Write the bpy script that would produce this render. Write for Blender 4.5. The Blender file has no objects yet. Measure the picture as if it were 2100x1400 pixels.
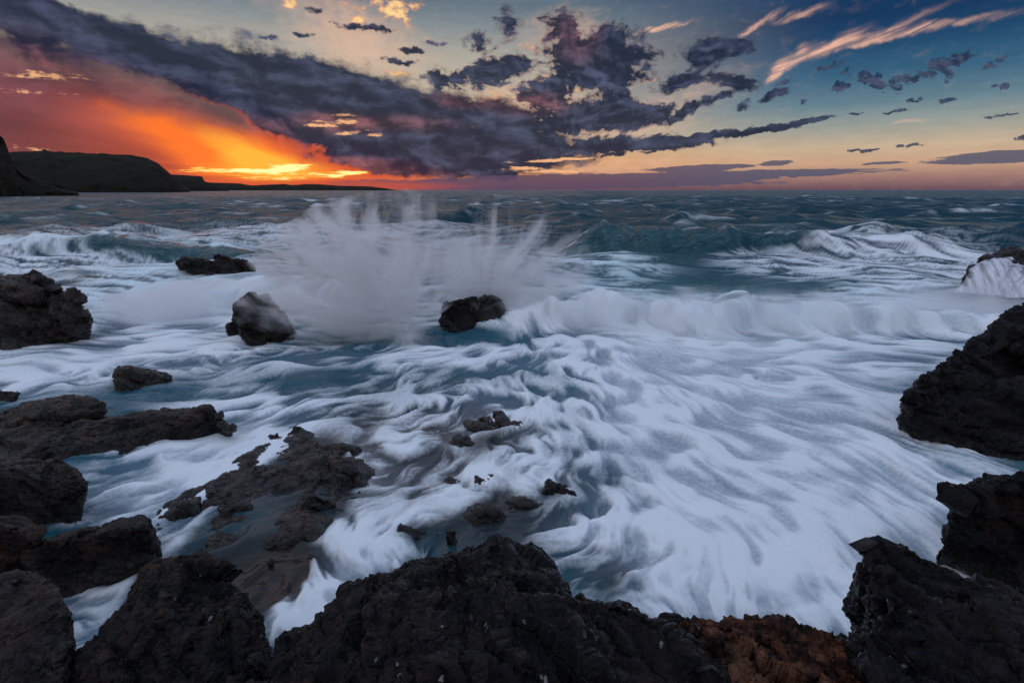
import bpy, bmesh, math, random, time
import numpy as np
from mathutils import Vector

T0 = time.time()
scene = bpy.context.scene
COL = scene.collection

# ------------------------------------------------------------------ camera
CAM_H = 3.2                      # metres above mean sea level
PITCH = math.atan(310.0 / 1050.0)   # horizon sits 310 px above the centre of the 2100 px wide photo
cam_d = bpy.data.cameras.new("camera")
cam_d.lens = 18.0
cam_d.sensor_width = 36.0
cam_d.clip_start = 0.05
cam_d.clip_end = 40000.0
cam = bpy.data.objects.new("camera", cam_d)
COL.objects.link(cam)
cam.location = (0, 0, CAM_H)
cam.rotation_euler = (math.pi / 2 - PITCH, 0, 0)
scene.camera = cam

CP, SP = math.cos(PITCH), math.sin(PITCH)


def ray(px, py):
    """world direction of a photo pixel (2100 x 1400 frame)"""
    x = (px - 1050.0) / 1050.0
    y = -(py - 700.0) / 1050.0
    return np.array([x, CP + y * SP, -SP + y * CP])


def at_y(px, py, Y):
    d = ray(px, py)
    t = Y / d[1]
    return np.array([d[0] * t, Y, CAM_H + d[2] * t])


def at_z(px, py, z):
    d = ray(px, py)
    t = (z - CAM_H) / d[2]
    return np.array([d[0] * t, d[1] * t, z])


def azel(px, py):
    d = ray(px, py)
    d = d / np.linalg.norm(d)
    return math.degrees(math.atan2(d[0], d[1])), math.degrees(math.asin(d[2]))


def lin(r, g, b):
    f = lambda c: (c / 255.0 / 12.92) if c <= 10 else ((c / 255.0 + 0.055) / 1.055) ** 2.4
    return (f(r), f(g), f(b))


# ------------------------------------------------------------------ render look
scene.render.engine = 'CYCLES'
scene.view_settings.view_transform = 'Standard'
scene.view_settings.look = 'None'
scene.view_settings.exposure = 0.0
scene.view_settings.gamma = 1.0
scene.view_settings.use_curve_mapping = False
cy = scene.cycles
cy.use_denoising = True
cy.max_bounces = 7
cy.diffuse_bounces = 1
cy.glossy_bounces = 2
cy.transmission_bounces = 2
cy.volume_bounces = 6
cy.transparent_max_bounces = 8
cy.caustics_reflective = False
cy.caustics_refractive = False
cy.sample_clamp_indirect = 3.0
cy.use_adaptive_sampling = True
cy.adaptive_threshold = 0.02


# ------------------------------------------------------------------ node helper
class NT:
    def __init__(self, tree):
        self.t = tree
        self.n = tree.nodes
        self.l = tree.links

    def put(self, sock, v):
        if hasattr(v, 'is_output'):
            self.l.new(v, sock)
        elif isinstance(v, (tuple, list)):
            if len(sock.default_value) == 4 and len(v) == 3:
                v = (*v, 1.0)
            sock.default_value = v
        else:
            sock.default_value = v

    def m(self, op, a, b=None, c=None, clamp=False):
        n = self.n.new('ShaderNodeMath')
        n.operation = op
        n.use_clamp = clamp
        self.put(n.inputs[0], a)
        if b is not None:
            self.put(n.inputs[1], b)
        if c is not None:
            self.put(n.inputs[2], c)
        return n.outputs[0]

    def vm(self, op, a, b=None, c=None, scale=None):
        n = self.n.new('ShaderNodeVectorMath')
        n.operation = op
        self.put(n.inputs[0], a)
        if b is not None:
            self.put(n.inputs[1], b)
        if c is not None:
            self.put(n.inputs[2], c)
        if scale is not None:
            self.put(n.inputs['Scale'], scale)
        return n.outputs['Value'] if op in ('DOT_PRODUCT', 'LENGTH', 'DISTANCE') else n.outputs[0]

    def xyz(self, x, y, z=0.0):
        n = self.n.new('ShaderNodeCombineXYZ')
        for s, v in zip(n.inputs, (x, y, z)):
            self.put(s, v)
        return n.outputs[0]

    def sep(self, v):
        n = self.n.new('ShaderNodeSeparateXYZ')
        self.put(n.inputs[0], v)
        return n.outputs

    def mapping(self, v, loc=(0, 0, 0), rot=(0, 0, 0), scale=(1, 1, 1), kind='POINT'):
        n = self.n.new('ShaderNodeMapping')
        n.vector_type = kind
        self.put(n.inputs['Vector'], v)
        n.inputs['Location'].default_value = loc
        n.inputs['Rotation'].default_value = rot
        n.inputs['Scale'].default_value = scale
        return n.outputs[0]

    def noise(self, v, scale=1.0, detail=6.0, rough=0.55, lac=2.0, dist=0.0, dims='3D', color=False):
        n = self.n.new('ShaderNodeTexNoise')
        n.noise_dimensions = dims
        self.put(n.inputs['Vector'], v)
        self.put(n.inputs['Scale'], scale)
        self.put(n.inputs['Detail'], detail)
        self.put(n.inputs['Roughness'], rough)
        self.put(n.inputs['Lacunarity'], lac)
        self.put(n.inputs['Distortion'], dist)
        return n.outputs['Color'] if color else n.outputs['Fac']

    def voro(self, v, scale=1.0, feature='F1', rnd=1.0):
        n = self.n.new('ShaderNodeTexVoronoi')
        n.feature = feature
        self.put(n.inputs['Vector'], v)
        self.put(n.inputs['Scale'], scale)
        self.put(n.inputs['Randomness'], rnd)
        return n.outputs['Distance']

    def step(self, v, a, b, lo=0.0, hi=1.0):
        n = self.n.new('ShaderNodeMapRange')
        n.interpolation_type = 'SMOOTHSTEP'
        self.put(n.inputs['Value'], v)
        self.put(n.inputs['From Min'], a)
        self.put(n.inputs['From Max'], b)
        self.put(n.inputs['To Min'], lo)
        self.put(n.inputs['To Max'], hi)
        return n.outputs[0]

    def mix(self, f, a, b, mode='MIX'):
        n = self.n.new('ShaderNodeMix')
        n.data_type = 'RGBA'
        n.blend_type = mode
        n.clamp_result = False
        n.clamp_factor = True
        self.put(n.inputs[0], f)
        self.put(n.inputs[6], a)
        self.put(n.inputs[7], b)
        return n.outputs[2]

    def ramp(self, f, stops, interp='EASE'):
        n = self.n.new('ShaderNodeValToRGB')
        n.color_ramp.interpolation = interp
        e = n.color_ramp.elements
        while len(e) > 1:
            e.remove(e[-1])
        e[0].position = stops[0][0]
        e[0].color = (*stops[0][1], 1)
        for p, c in stops[1:]:
            x = e.new(p)
            x.color = (*c, 1)
        self.put(n.inputs[0], f)
        return n.outputs[0]

    def attr(self, name):
        n = self.n.new('ShaderNodeAttribute')
        n.attribute_name = name
        return n


# ------------------------------------------------------------------ world: evening sky
SUN_AZ, SUN_EL = azel(600, 352)
world = bpy.data.worlds.new("World")
scene.world = world
world.use_nodes = True
world.node_tree.nodes.clear()
W = NT(world.node_tree)
geo = W.n.new('ShaderNodeTexCoord').outputs['Generated']
dx, dy, dz = W.sep(W.vm('NORMALIZE', geo))
AZ = W.m('MULTIPLY', W.m('ARCTAN2', dx, dy), 180 / math.pi)
EL = W.m('MULTIPLY', W.m('ARCSINE', dz), 180 / math.pi)
AE = W.xyz(AZ, EL, 0.0)


_wn = W.noise


def noise2(v, scale=1.0, detail=6.0, rough=0.55, color=False):
    return _wn(v, scale, detail, rough, dims='2D', color=color)


W.noise = noise2


def warp(vec, scale, amp, detail=3.0, stretch=(1, 1, 1), off=0.0):
    c = W.noise(W.mapping(vec, loc=(off, off * 1.7, off), scale=stretch), scale, detail, 0.55, color=True)
    c = W.vm('SUBTRACT', c, (0.5, 0.5, 0.5))
    return W.vm('MULTIPLY_ADD', c, (amp[0] * 2, amp[1] * 2, 0.0), vec)


def blobs(vec, items):
    """soft union of rotated ellipses given in photo pixels, turned into sky directions
    (three ellipses at a time, one in each component of a vector)"""
    x, y, _ = W.sep(vec)
    vx, vy = W.xyz(x, x, x), W.xyz(y, y, y)
    rows = []
    for it in items:
        px, py, a, b, rot = it[:5]
        w = it[5] if len(it) > 5 else 1.0
        c = azel(px, py)
        r = math.radians(rot)
        p1 = azel(px + a * math.cos(r), py + a * math.sin(r))
        p2 = azel(px - b * math.sin(r), py + b * math.cos(r))
        ux, uy = p1[0] - c[0], p1[1] - c[1]
        L1 = math.hypot(ux, uy)
        L2 = math.hypot(p2[0] - c[0], p2[1] - c[1])
        ca, sa = ux / L1, uy / L1
        rows.append((ca / L1, sa / L1, -(ca * c[0] + sa * c[1]) / L1, -sa / L2, ca / L2, (sa * c[0] - ca * c[1]) / L2, w))
    while len(rows) % 3:
        rows.append((0, 0, 2, 0, 0, 2, 0))
    acc = None
    for k in range(0, len(rows), 3):
        q = list(zip(*rows[k:k + 3]))
        d1 = W.vm('MULTIPLY_ADD', vx, q[0], W.vm('MULTIPLY_ADD', vy, q[1], q[2]))
        d2 = W.vm('MULTIPLY_ADD', vx, q[3], W.vm('MULTIPLY_ADD', vy, q[4], q[5]))
        r2 = W.vm('MULTIPLY_ADD', d1, d1, W.vm('MULTIPLY', d2, d2))
        f = W.vm('MAXIMUM', W.vm('SUBTRACT', (1, 1, 1), r2), (0, 0, 0))
        v = W.vm('DOT_PRODUCT', W.vm('MULTIPLY', f, f), q[6])
        acc = v if acc is None else W.m('ADD', acc, v)
    return acc


def cut(blob, noise, amp, lo, hi, gain=1.3):
    """cloud cover: noise eats into the soft blob, never appears away from it"""
    d = W.m('MULTIPLY_ADD', noise, amp, W.m('MULTIPLY', blob, gain))
    d = W.m('MINIMUM', d, W.m('MULTIPLY', blob, 5.0))
    return d, W.step(d, lo, hi)


def elstops(x, rows):
    """colour ramp stops over elevation 0..40 deg from colours read off one column of the photo"""
    return [(max(0.0, azel(x, y)[1]) / 40.0, lin(*c)) for y, c in rows]


# --- clear air behind the clouds: physical sky plus the evening colours
sky = W.n.new('ShaderNodeTexSky')
sky.sky_type = 'NISHITA'
sky.sun_disc = False
sky.sun_elevation = math.radians(SUN_EL)
sky.sun_rotation = math.radians(SUN_AZ)
sky.air_density = 1.2
sky.dust_density = 1.5
sky.ozone_density = 2.5
NISH = W.vm('SCALE', sky.outputs[0], scale=0.05)

elf = W.m('DIVIDE', EL, 40.0, clamp=True)
UPR = (0.42, 0.57, 0.88)         # unseen upper sky, right and left, made extra bright to light the foam
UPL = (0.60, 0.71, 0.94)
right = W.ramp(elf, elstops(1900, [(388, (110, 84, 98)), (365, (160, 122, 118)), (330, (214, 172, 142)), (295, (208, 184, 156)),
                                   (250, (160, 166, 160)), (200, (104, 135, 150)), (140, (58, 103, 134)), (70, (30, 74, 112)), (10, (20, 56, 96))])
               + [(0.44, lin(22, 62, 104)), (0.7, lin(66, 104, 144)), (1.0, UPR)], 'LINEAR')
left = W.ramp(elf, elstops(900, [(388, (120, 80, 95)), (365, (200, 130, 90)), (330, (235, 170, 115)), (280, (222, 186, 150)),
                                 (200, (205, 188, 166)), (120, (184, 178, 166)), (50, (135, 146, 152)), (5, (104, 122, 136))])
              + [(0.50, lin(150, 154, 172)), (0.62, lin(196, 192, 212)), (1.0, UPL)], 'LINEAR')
side = W.step(AZ, azel(980, 200)[0], azel(1720, 200)[0])
back = W.m('SUBTRACT', 1.0, W.step(W.m('ABSOLUTE', AZ), 60.0, 130.0))
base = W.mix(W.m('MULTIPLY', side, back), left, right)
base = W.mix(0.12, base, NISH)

# --- noises
A1 = warp(AE, 0.16, (2.0, 0.9), 3.0, (0.6, 1.0, 1.0))
grain = W.mapping(A1, rot=(0, 0, math.radians(12)), scale=(0.5, 1.15, 1.0))   # wind-drawn, shearing up to the left
puff = W.mapping(A1, loc=(31, 7, 3), scale=(0.75, 1.25, 1.0))
N1 = W.noise(grain, 0.42, 7.0, 0.56)
N1s = W.noise(W.vm('ADD', grain, (-0.35, -0.75, 0.0)), 0.42, 5.0, 0.55)
N2 = W.noise(puff, 0.85, 9.0, 0.60)
N2s = W.noise(W.vm('ADD', puff, (-0.22, -0.45, 0.0)), 0.85, 5.0, 0.56)
N4 = W.noise(W.vm('MULTIPLY_ADD', AE, (0.32, 2.6, 0.0), (3, 9, 0)), 1.0, 5.0, 0.6)
N5 = W.noise(W.vm('MULTIPLY', A1, (1.5, 2.3, 0.0)), 1.0, 7.0, 0.62)
n5 = W.m('SUBTRACT', N5, 0.5)
n1 = W.m('SUBTRACT', N1, 0.5)
n2 = W.m('SUBTRACT', N2, 0.5)
n4 = W.m('SUBTRACT', N4, 0.5)
litn = W.m('SUBTRACT', N2, N2s)
Af = warp(AE, 0.8, (0.62, 0.36), 5.0, off=2.0)          # fine tearing
col = W.vm('SCALE', base, scale=W.step(W.m('MULTIPLY_ADD', n1, 0.8, n4), -0.25, 0.3, 0.96, 1.05))

# --- peach cirrus high on the right, gold tufts at the top
cir = blobs(Af, [(1590, 150, 45, 18, -52, 1.1), (1625, 122, 75, 20, -38, 1.0), (1710, 92, 120, 22, -24, 1.1), (1800, 80, 170, 16, -12, .9), (1960, 45, 240, 14, -9, .6),
                 (1850, 50, 190, 14, -24, .5), (1560, 45, 80, 11, -30, .7), (1640, 30, 100, 14, -18, .8), (1350, 58, 95, 9, -12, 1.3), (1530, 70, 40, 8, -40, .6),
                 (1865, 248, 60, 8, -5, .6)])
cg = W.noise(W.vm('MULTIPLY', W.mapping(A1, rot=(0, 0, math.radians(-20))), (0.16, 2.2, 0.0)), 1.0, 6.0, 0.62)
cirm = W.m('MULTIPLY', W.step(cir, 0.0, 1.3), W.step(cg, 0.32, 0.68, 0.28, 1.15), clamp=True)
col = W.mix(W.m('MULTIPLY', cirm, 0.92), col, lin(240, 186, 160))
haze1 = blobs(A1, [(720, 70, 240, 110, 20, .9), (1080, 215, 200, 60, 0, .9), (1150, 70, 130, 80, 0, .7), (1300, 250, 190, 60, 0, .7), (60, 150, 160, 40, 5, .9), (1450, 190, 200, 60, -15, .5), (1230, 345, 300, 30, -3, .6)])
col = W.mix(W.m('MULTIPLY', W.step(W.m('MULTIPLY_ADD', n2, 0.9, haze1), 0.0, 1.1), 0.62), col, lin(236, 190, 160))
gold_d, goldm = cut(blobs(Af, [(800, 22, 75, 36, 20, 1.1), (840, 12, 50, 26, 10, .8), (735, 45, 30, 22, 40, 1.0), (595, 5, 26, 16, 0, 1.0), (715, 8, 60, 18, 20, .6), (690, 100, 40, 20, 0, .3),
                  (1215, 88, 30, 22, 0, .9), (1110, 160, 36, 14, 0, .9), (1170, 190, 40, 12, -10, .9), (810, 152, 50, 12, 8, .9), (1000, 205, 70, 18, -25, 1.0), (1075, 105, 26, 26, 0, .8), (1330, 165, 40, 16, 0, .5)]), n2, 3.2, 0.35, 1.3, 1.0)
col = W.mix(goldm, col, W.mix(W.step(gold_d, 0.5, 1.4), lin(226, 150, 112), lin(255, 214, 150)))

# --- glow of the low sun under the cloud: rain shafts lit orange and red to its left
nb_ = W.m('MULTIPLY_ADD', n1, 1.3, W.m('MULTIPLY', n2, 0.35))
A0 = warp(AE, 0.10, (1.2, 0.5), 2.0)
red = blobs(A0, [(200, 280, 560, 190, 12, 1.3), (0, 330, 380, 170, 0, 1.0), (700, 330, 360, 60, 6, .9), (500, 330, 420, 70, 8, .8)])
redm = W.step(red, 0.05, 1.0)
sax, sel_ = azel(610, 362)
rax, rel_ = W.m('SUBTRACT', AZ, sax), W.m('SUBTRACT', EL, sel_)
fan = W.xyz(W.m('MULTIPLY', W.m('ARCTAN2', rel_, rax), 5.5), W.m('MULTIPLY', W.m('SQRT', W.m('MULTIPLY_ADD', rax, rax, W.m('MULTIPLY', rel_, rel_))), 0.05), 0.0)
streak = W.step(W.noise(fan, 1.0, 3.0, 0.5), 0.3, 0.7, 0.74, 1.18)
sr = W.m('SQRT', W.m('MULTIPLY_ADD', rax, rax, W.m('MULTIPLY', rel_, rel_)))
streak = W.m('MULTIPLY_ADD', W.m('SUBTRACT', streak, 1.0), W.step(sr, 1.5, 7.0), 1.0)
redc = W.vm('SCALE', W.mix(W.step(AZ, azel(0, 300)[0], azel(430, 300)[0]), lin(128, 66, 72), lin(204, 86, 58)), scale=streak)
col = W.mix(W.m('MULTIPLY', redm, 0.97), col, redc)
org = blobs(A0, [(470, 310, 250, 95, 26, .9), (520, 335, 220, 60, 8, .7), (350, 275, 290, 100, 26, .55), (660, 352, 230, 26, 0, .6)])
orgm = W.step(W.m('MULTIPLY', org, streak), 0.05, 1.2)
col = W.mix(orgm, col, (1.0, 0.19, 0.03))
yel = W.m('MULTIPLY', blobs(A0, [(500, 318, 160, 50, 28, .9), (555, 345, 190, 40, 0, .9), (540, 338, 90, 26, 20, .6)]), streak)
col = W.mix(W.step(yel, 0.05, 1.35), col, (1.10, 0.48, 0.05))

veil_l = blobs(A1, [(120, 160, 330, 85, 12, 1.1), (380, 215, 240, 60, 20, 1.0), (0, 120, 180, 60, 0, .8), (560, 265, 180, 40, 24, .8), (0, 240, 260, 60, 0, .5), (200, 130, 300, 60, 18, 1.0), (420, 190, 240, 60, 20, 1.0)])
vd, vm_ = cut(veil_l, nb_, 1.0, 0.0, 1.5, 1.1)
col = W.mix(W.m('MULTIPLY', vm_, 0.85), col, W.mix(W.step(N1, 0.35, 0.65), lin(62, 44, 62), lin(116, 74, 84)))

# --- the great dark bank: smooth and wind-drawn to the left, torn cumulus to the right
Ab = warp(Af, 0.22, (1.5, 0.8), 3.0, off=9.0)
bank = blobs(Ab, [(50, 25, 190, 62, 16, 1.2), (80, 90, 220, 44, 20, .8), (230, 85, 210, 52, 22, 1.1), (400, 130, 200, 56, 18, 1.1), (560, 150, 210, 80, 14, 1.1), (300, 120, 220, 60, 20, .6), (480, 185, 220, 50, 18, .7),
             (540, 215, 230, 62, 20, .9), (740, 200, 240, 85, 12, 1.1), (680, 280, 240, 60, 18, .9), (900, 225, 210, 60, -10, .8), (850, 295, 250, 62, 5, .9), (780, 335, 200, 40, 5, .6),
             (1030, 270, 210, 80, 0, 1.0), (960, 335, 250, 45, 0, 1.1), (1090, 320, 220, 50, -8, 1.0)])
cumu = blobs(Ab, [(1150, 50, 60, 40, 0, .8), (1170, 105, 100, 66, 10, .9), (1260, 100, 85, 66, 0, 1.0), (1270, 75, 50, 40, 0, .5),
             (1000, 150, 120, 42, -18, .9), (900, 165, 80, 30, 0, .6), (1070, 140, 60, 50, 30, .6), (1190, 160, 120, 30, -5, .7), (1130, 185, 60, 30, -14, 1.0), (1250, 175, 80, 30, 0, .8), (1300, 150, 60, 24, 0, .7),
             (1190, 240, 190, 56, -8, 1.3), (1330, 237, 110, 32, -16, 1.2), (1100, 200, 90, 40, 0, .7), (1240, 130, 130, 60, 0, .6), (1270, 210, 60, 34, 0, .8), (1400, 163, 90, 24, -14, 1.0), (1460, 208, 55, 16, -25, 1.0), (1330, 110, 40, 20, 20, .5),
             (1400, 232, 70, 15, -35, .9), (1485, 92, 95, 30, -4, 1.2), (1440, 118, 70, 26, 0, 1.0), (1500, 168, 70, 28, 8, 1.0), (1590, 197, 62, 13, -18, 1.0), (1030, 50, 50, 50, 0, .5), (980, 90, 50, 30, 40, .5), (1520, 226, 26, 18, -60, .7),
             (725, 55, 60, 11, 6, .9), (780, 62, 34, 13, 10, .8), (622, 65, 30, 10, 0, .8), (548, 78, 40, 6, 0, .8), (855, 105, 46, 11, 4, .9), (650, 25, 30, 8, 0, .5),
             (820, 125, 60, 9, 8, .8), (900, 90, 40, 12, 0, .5), (1170, 326, 80, 10, -5, 1.0), (1260, 318, 50, 8, -5, .9), (1330, 315, 30, 6, 0, .7)])
longc = blobs(Af, [(1430, 283, 330, 14, -8, 1.2), (1230, 298, 260, 28, -5, 1.1), (1620, 256, 140, 8, -12, 1.2), (1400, 300, 120, 10, -6, .6)])
nb = W.m('MULTIPLY_ADD', n1, 1.3, W.m('MULTIPLY', n2, 0.5))
dA, mA = cut(bank, W.m('MULTIPLY_ADD', n5, 0.35, nb), 1.5, 0.08, 0.95, 1.4)
dB, mB = cut(cumu, W.m('MULTIPLY_ADD', n5, 0.38, n2), 2.9, 0.10, 0.95, 1.5)
dC, mC = cut(longc, n2, 3.2, 0.2, 0.8, 1.3)
dens = W.m('MAXIMUM', dA, W.m('MAXIMUM', dB, dC))
bankm = W.m('MAXIMUM', mA, W.m('MAXIMUM', mB, mC))
fold = W.step(W.m('MULTIPLY_ADD', W.m('SUBTRACT', N1, N1s), 1.5, W.m('MULTIPLY_ADD', litn, W.m('MULTIPLY_ADD', mB, 0.6, 0.45), 0.36)), 0.1, 1.05)
warmth = W.step(blobs(A1, [(150, 200, 380, 130, 14, 1.1), (700, 345, 420, 40, 5, 1.2), (940, 205, 120, 30, 0, .8), (1080, 215, 130, 40, 0, .7), (560, 300, 260, 60, 26, .8), (700, 255, 180, 36, 0, .8), (1160, 80, 120, 80, 0, .55), (870, 260, 150, 30, 0, .5)]), 0.0, 1.1)
bdark = W.mix(warmth, lin(32, 41, 62), lin(54, 42, 60))
blit = W.mix(warmth, lin(80, 88, 116), lin(172, 106, 108))
bcol = W.mix(fold, bdark, blit)
edge = W.m('SUBTRACT', 1.0, W.step(dens, 0.35, 1.0))
nearsun = W.step(blobs(AE, [(600, 352, 460, 170, 14, 1.1), (30, 160, 200, 60, 0, .5)]), 0.1, 1.0)
bcol = W.mix(W.m('MULTIPLY', nearsun, edge), bcol, lin(226, 92, 52))
rim = W.m('MULTIPLY', W.m('MULTIPLY', W.m('SUBTRACT', 1.0, W.step(dens, 0.30, 0.9)), mB), W.step(blobs(AE, [(1120, 180, 330, 200, 0, 1.2), (780, 60, 200, 90, 0, .8)]), 0.0, 0.8))
bcol = W.mix(W.m('MULTIPLY', rim, 0.6), bcol, lin(226, 168, 152))
col = W.mix(W.m('MULTIPLY', bankm, 0.97), col, bcol)

# --- small wind-torn clouds to the right, long bars on the horizon
smalls = blobs(Af, [(1725, 176, 28, 18, 0, 1.2), (1785, 160, 36, 20, 20, 1.0), (1815, 176, 50, 16, 10, 1.0), (1870, 160, 60, 14, -10, 1.0), (1915, 140, 40, 22, -30, 1.0), (1965, 122, 56, 16, -18, 1.1), (1945, 152, 20, 16, 70, .7), (1708, 134, 38, 11, -15, 1.1), (1735, 150, 18, 14, 60, .5), (1940, 207, 40, 7, -14, 1.3),
                    (1882, 203, 34, 6, -14, 1.0), (2050, 178, 26, 6, -15, 1.1), (2040, 130, 34, 11, -30, .6), (1830, 230, 46, 4, -6, 1.1), (1750, 235, 24, 3.5, -6, .9), (2060, 236, 66, 4, -6, 1.1), (1640, 212, 18, 10, -40, .8), (1600, 175, 40, 8, -35, .5),
                    (1770, 310, 50, 7, -4, 1.1), (1860, 300, 42, 6, -4, 1.1), (2095, 285, 20, 8, -8, 1.1)])
sd, sm = cut(smalls, W.m('MULTIPLY_ADD', n2, 0.5, n5), 5.5, 0.2, 1.1, 1.45)
smc = W.mix(W.step(litn, -0.12, 0.16), lin(40, 52, 78), lin(72, 78, 102))
col = W.mix(W.m('MULTIPLY', sm, 0.93), col, smc)
Ah = warp(AE, 0.9, (0.5, 0.10), 4.0, (1, 1.6, 1), off=6.0)
bars = blobs(Ah, [(1250, 370, 480, 20, 0, 1.1), (1520, 358, 440, 12, -1.5, 1.2), (1420, 346, 150, 9, -2, 1.2), (2060, 322, 260, 17, -4, 1.4), (1590, 335, 52, 8, -2, 1.2), (1490, 340, 80, 5, 0, .9),
                  (960, 380, 460, 18, 0, .9), (1810, 335, 70, 4.5, -3, 1.0)])
bd, barm = cut(bars, n4, 1.1, 0.22, 0.42, 1.0)
col = W.mix(W.m('MULTIPLY', barm, 0.88), col, W.mix(W.step(AZ, 5, 30), lin(92, 74, 98), lin(78, 84, 108)))

# --- bright rifts: sun breaking through at the horizon and through the bank
Ar = warp(AE, 1.1, (0.6, 0.16), 4.0, (0.6, 1.8, 1), off=12.0)
rift = blobs(Ar, [(440, 349, 120, 9, 0, .8), (565, 350, 120, 17, -2, 1.1), (690, 356, 130, 8, -2, .8), (600, 366, 150, 7, 0, .7), (590, 344, 60, 12, -4, .9)])
rd, riftm = cut(rift, n4, 4.2, 0.25, 1.0, 1.1)
col = W.mix(riftm, col, W.mix(W.step(rd, 0.5, 1.5), (1.1, 0.5, 0.06), (1.4, 1.05, 0.42)))
rift2 = blobs(Ar, [(690, 252, 80, 9, -3, .8), (720, 273, 60, 6, -8, .8), (650, 258, 40, 6, 0, .6), (60, 152, 190, 12, 4, .5), (40, 186, 160, 8, 4, .45), (765, 276, 24, 8, 0, .7), (700, 236, 60, 5, 0, .5), (1150, 328, 150, 5, -3, 1.1), (1120, 352, 130, 6, -2, 1.2), (1080, 346, 80, 5, 0, 1.0), (60, 303, 110, 6, 4, .6)])
_, rift2m = cut(rift2, W.m('MULTIPLY_ADD', n5, 0.6, n4), 3.6, 0.2, 1.3, 1.2)
col = W.mix(W.m('MULTIPLY', rift2m, 0.92), col, lin(250, 186, 136))
lowred = W.step(blobs(AE, [(640, 382, 420, 20, 0, 1.3)]), 0.0, 1.0)
col = W.mix(W.m('MULTIPLY', lowred, 0.7), col, lin(206, 86, 58))

# --- outside the cloudy west: faintly mottled sky, brightened overhead to light the foam
veil = W.step(W.noise(W.vm('MULTIPLY', AE, (0.6, 1.0, 0.0)), 0.05, 3.0, 0.5), 0.3, 0.7, 0.9, 1.1)
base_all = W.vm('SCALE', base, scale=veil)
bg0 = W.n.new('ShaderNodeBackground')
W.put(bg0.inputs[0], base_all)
bg1 = W.n.new('ShaderNodeBackground')
W.put(bg1.inputs[0], col)
inside = W.m('MULTIPLY', W.m('LESS_THAN', EL, 27.0), W.m('MULTIPLY', W.m('LESS_THAN', W.m('ABSOLUTE', AZ), 62.0), W.m('GREATER_THAN', EL, -0.3)))
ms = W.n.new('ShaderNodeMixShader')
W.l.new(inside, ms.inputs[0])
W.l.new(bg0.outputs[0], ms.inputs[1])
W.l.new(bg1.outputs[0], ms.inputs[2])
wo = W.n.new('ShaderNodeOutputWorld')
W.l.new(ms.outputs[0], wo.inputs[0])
world.cycles.sampling_method = 'MANUAL'
world.cycles.sample_map_resolution = 512

# ------------------------------------------------------------------ sun, low and dimmed by cloud
sun_d = bpy.data.lights.new("sun", 'SUN')
sun_d.energy = 0.12
sun_d.angle = math.radians(60.0)
sun_d.color = (1.0, 0.60, 0.38)
sun = bpy.data.objects.new("sun", sun_d)
COL.objects.link(sun)
a, e = math.radians(SUN_AZ), math.radians(SUN_EL + 1.0)
to_sun = Vector((math.sin(a) * math.cos(e), math.cos(a) * math.cos(e), math.sin(e)))
sun.rotation_euler = to_sun.to_track_quat('Z', 'Y').to_euler()
sun.location = (-30, 60, 20)

# ------------------------------------------------------------------ numpy noise
_rng = np.random.default_rng(7)
_PERM = _rng.permutation(256).astype(np.int32)
_PERM = np.concatenate([_PERM, _PERM, _PERM])
_G2 = np.stack([np.cos(np.arange(256) * 2 * np.pi / 256), np.sin(np.arange(256) * 2 * np.pi / 256)], 1).astype(np.float32)
_G3 = _rng.normal(size=(256, 3)).astype(np.float32)
_G3 /= np.linalg.norm(_G3, axis=1, keepdims=True)


def perlin2(x, y):
    xi = np.floor(x).astype(np.int32)
    yi = np.floor(y).astype(np.int32)
    xf = (x - xi).astype(np.float32)
    yf = (y - yi).astype(np.float32)
    u = xf * xf * xf * (xf * (xf * 6 - 15) + 10)
    v = yf * yf * yf * (yf * (yf * 6 - 15) + 10)
    x0, y0 = xi & 255, yi & 255
    x1, y1 = (xi + 1) & 255, (yi + 1) & 255

    def g(ix, iy, fx, fy):
        h = _PERM[_PERM[ix] + iy]
        return _G2[h, 0] * fx + _G2[h, 1] * fy
    a = g(x0, y0, xf, yf)
    b = g(x1, y0, xf - 1, yf)
    c = g(x0, y1, xf, yf - 1)
    d = g(x1, y1, xf - 1, yf - 1)
    return (a + u * (b - a)) * (1 - v) + (c + u * (d - c)) * v


def fbm2(x, y, octaves=4, gain=0.5):
    s, a = 0.0, 1.0
    for k in range(octaves):
        s = s + a * perlin2(x + 17.3 * k, y - 9.1 * k)
        x, y, a = x * 2.03, y * 2.03, a * gain
    return s


def perlin3(p):
    pi = np.floor(p).astype(np.int32)
    f = (p - pi).astype(np.float32)
    w = f * f * f * (f * (f * 6 - 15) + 10)
    a0 = pi & 255
    a1 = (pi + 1) & 255
    out = 0.0
    for i in (0, 1):
        X = (a1 if i else a0)[:, 0]
        wx = w[:, 0] if i else 1 - w[:, 0]
        for j in (0, 1):
            Y = (a1 if j else a0)[:, 1]
            wy = w[:, 1] if j else 1 - w[:, 1]
            hxy = _PERM[_PERM[X] + Y]
            for k in (0, 1):
                Z = (a1 if k else a0)[:, 2]
                wz = w[:, 2] if k else 1 - w[:, 2]
                G = _G3[_PERM[hxy + Z]]
                out = out + wx * wy * wz * (G[:, 0] * (f[:, 0] - i) + G[:, 1] * (f[:, 1] - j) + G[:, 2] * (f[:, 2] - k))
    return out


def fbm3(p, octaves=4, gain=0.5, ridged=False):
    s, a = 0.0, 1.0
    p = p.astype(np.float64)
    for k in range(octaves):
        n = perlin3(p + 13.7 * k)
        s = s + a * ((0.35 - np.abs(n)) if ridged else n)
        p, a = p * 2.07, a * gain
    return s


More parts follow.
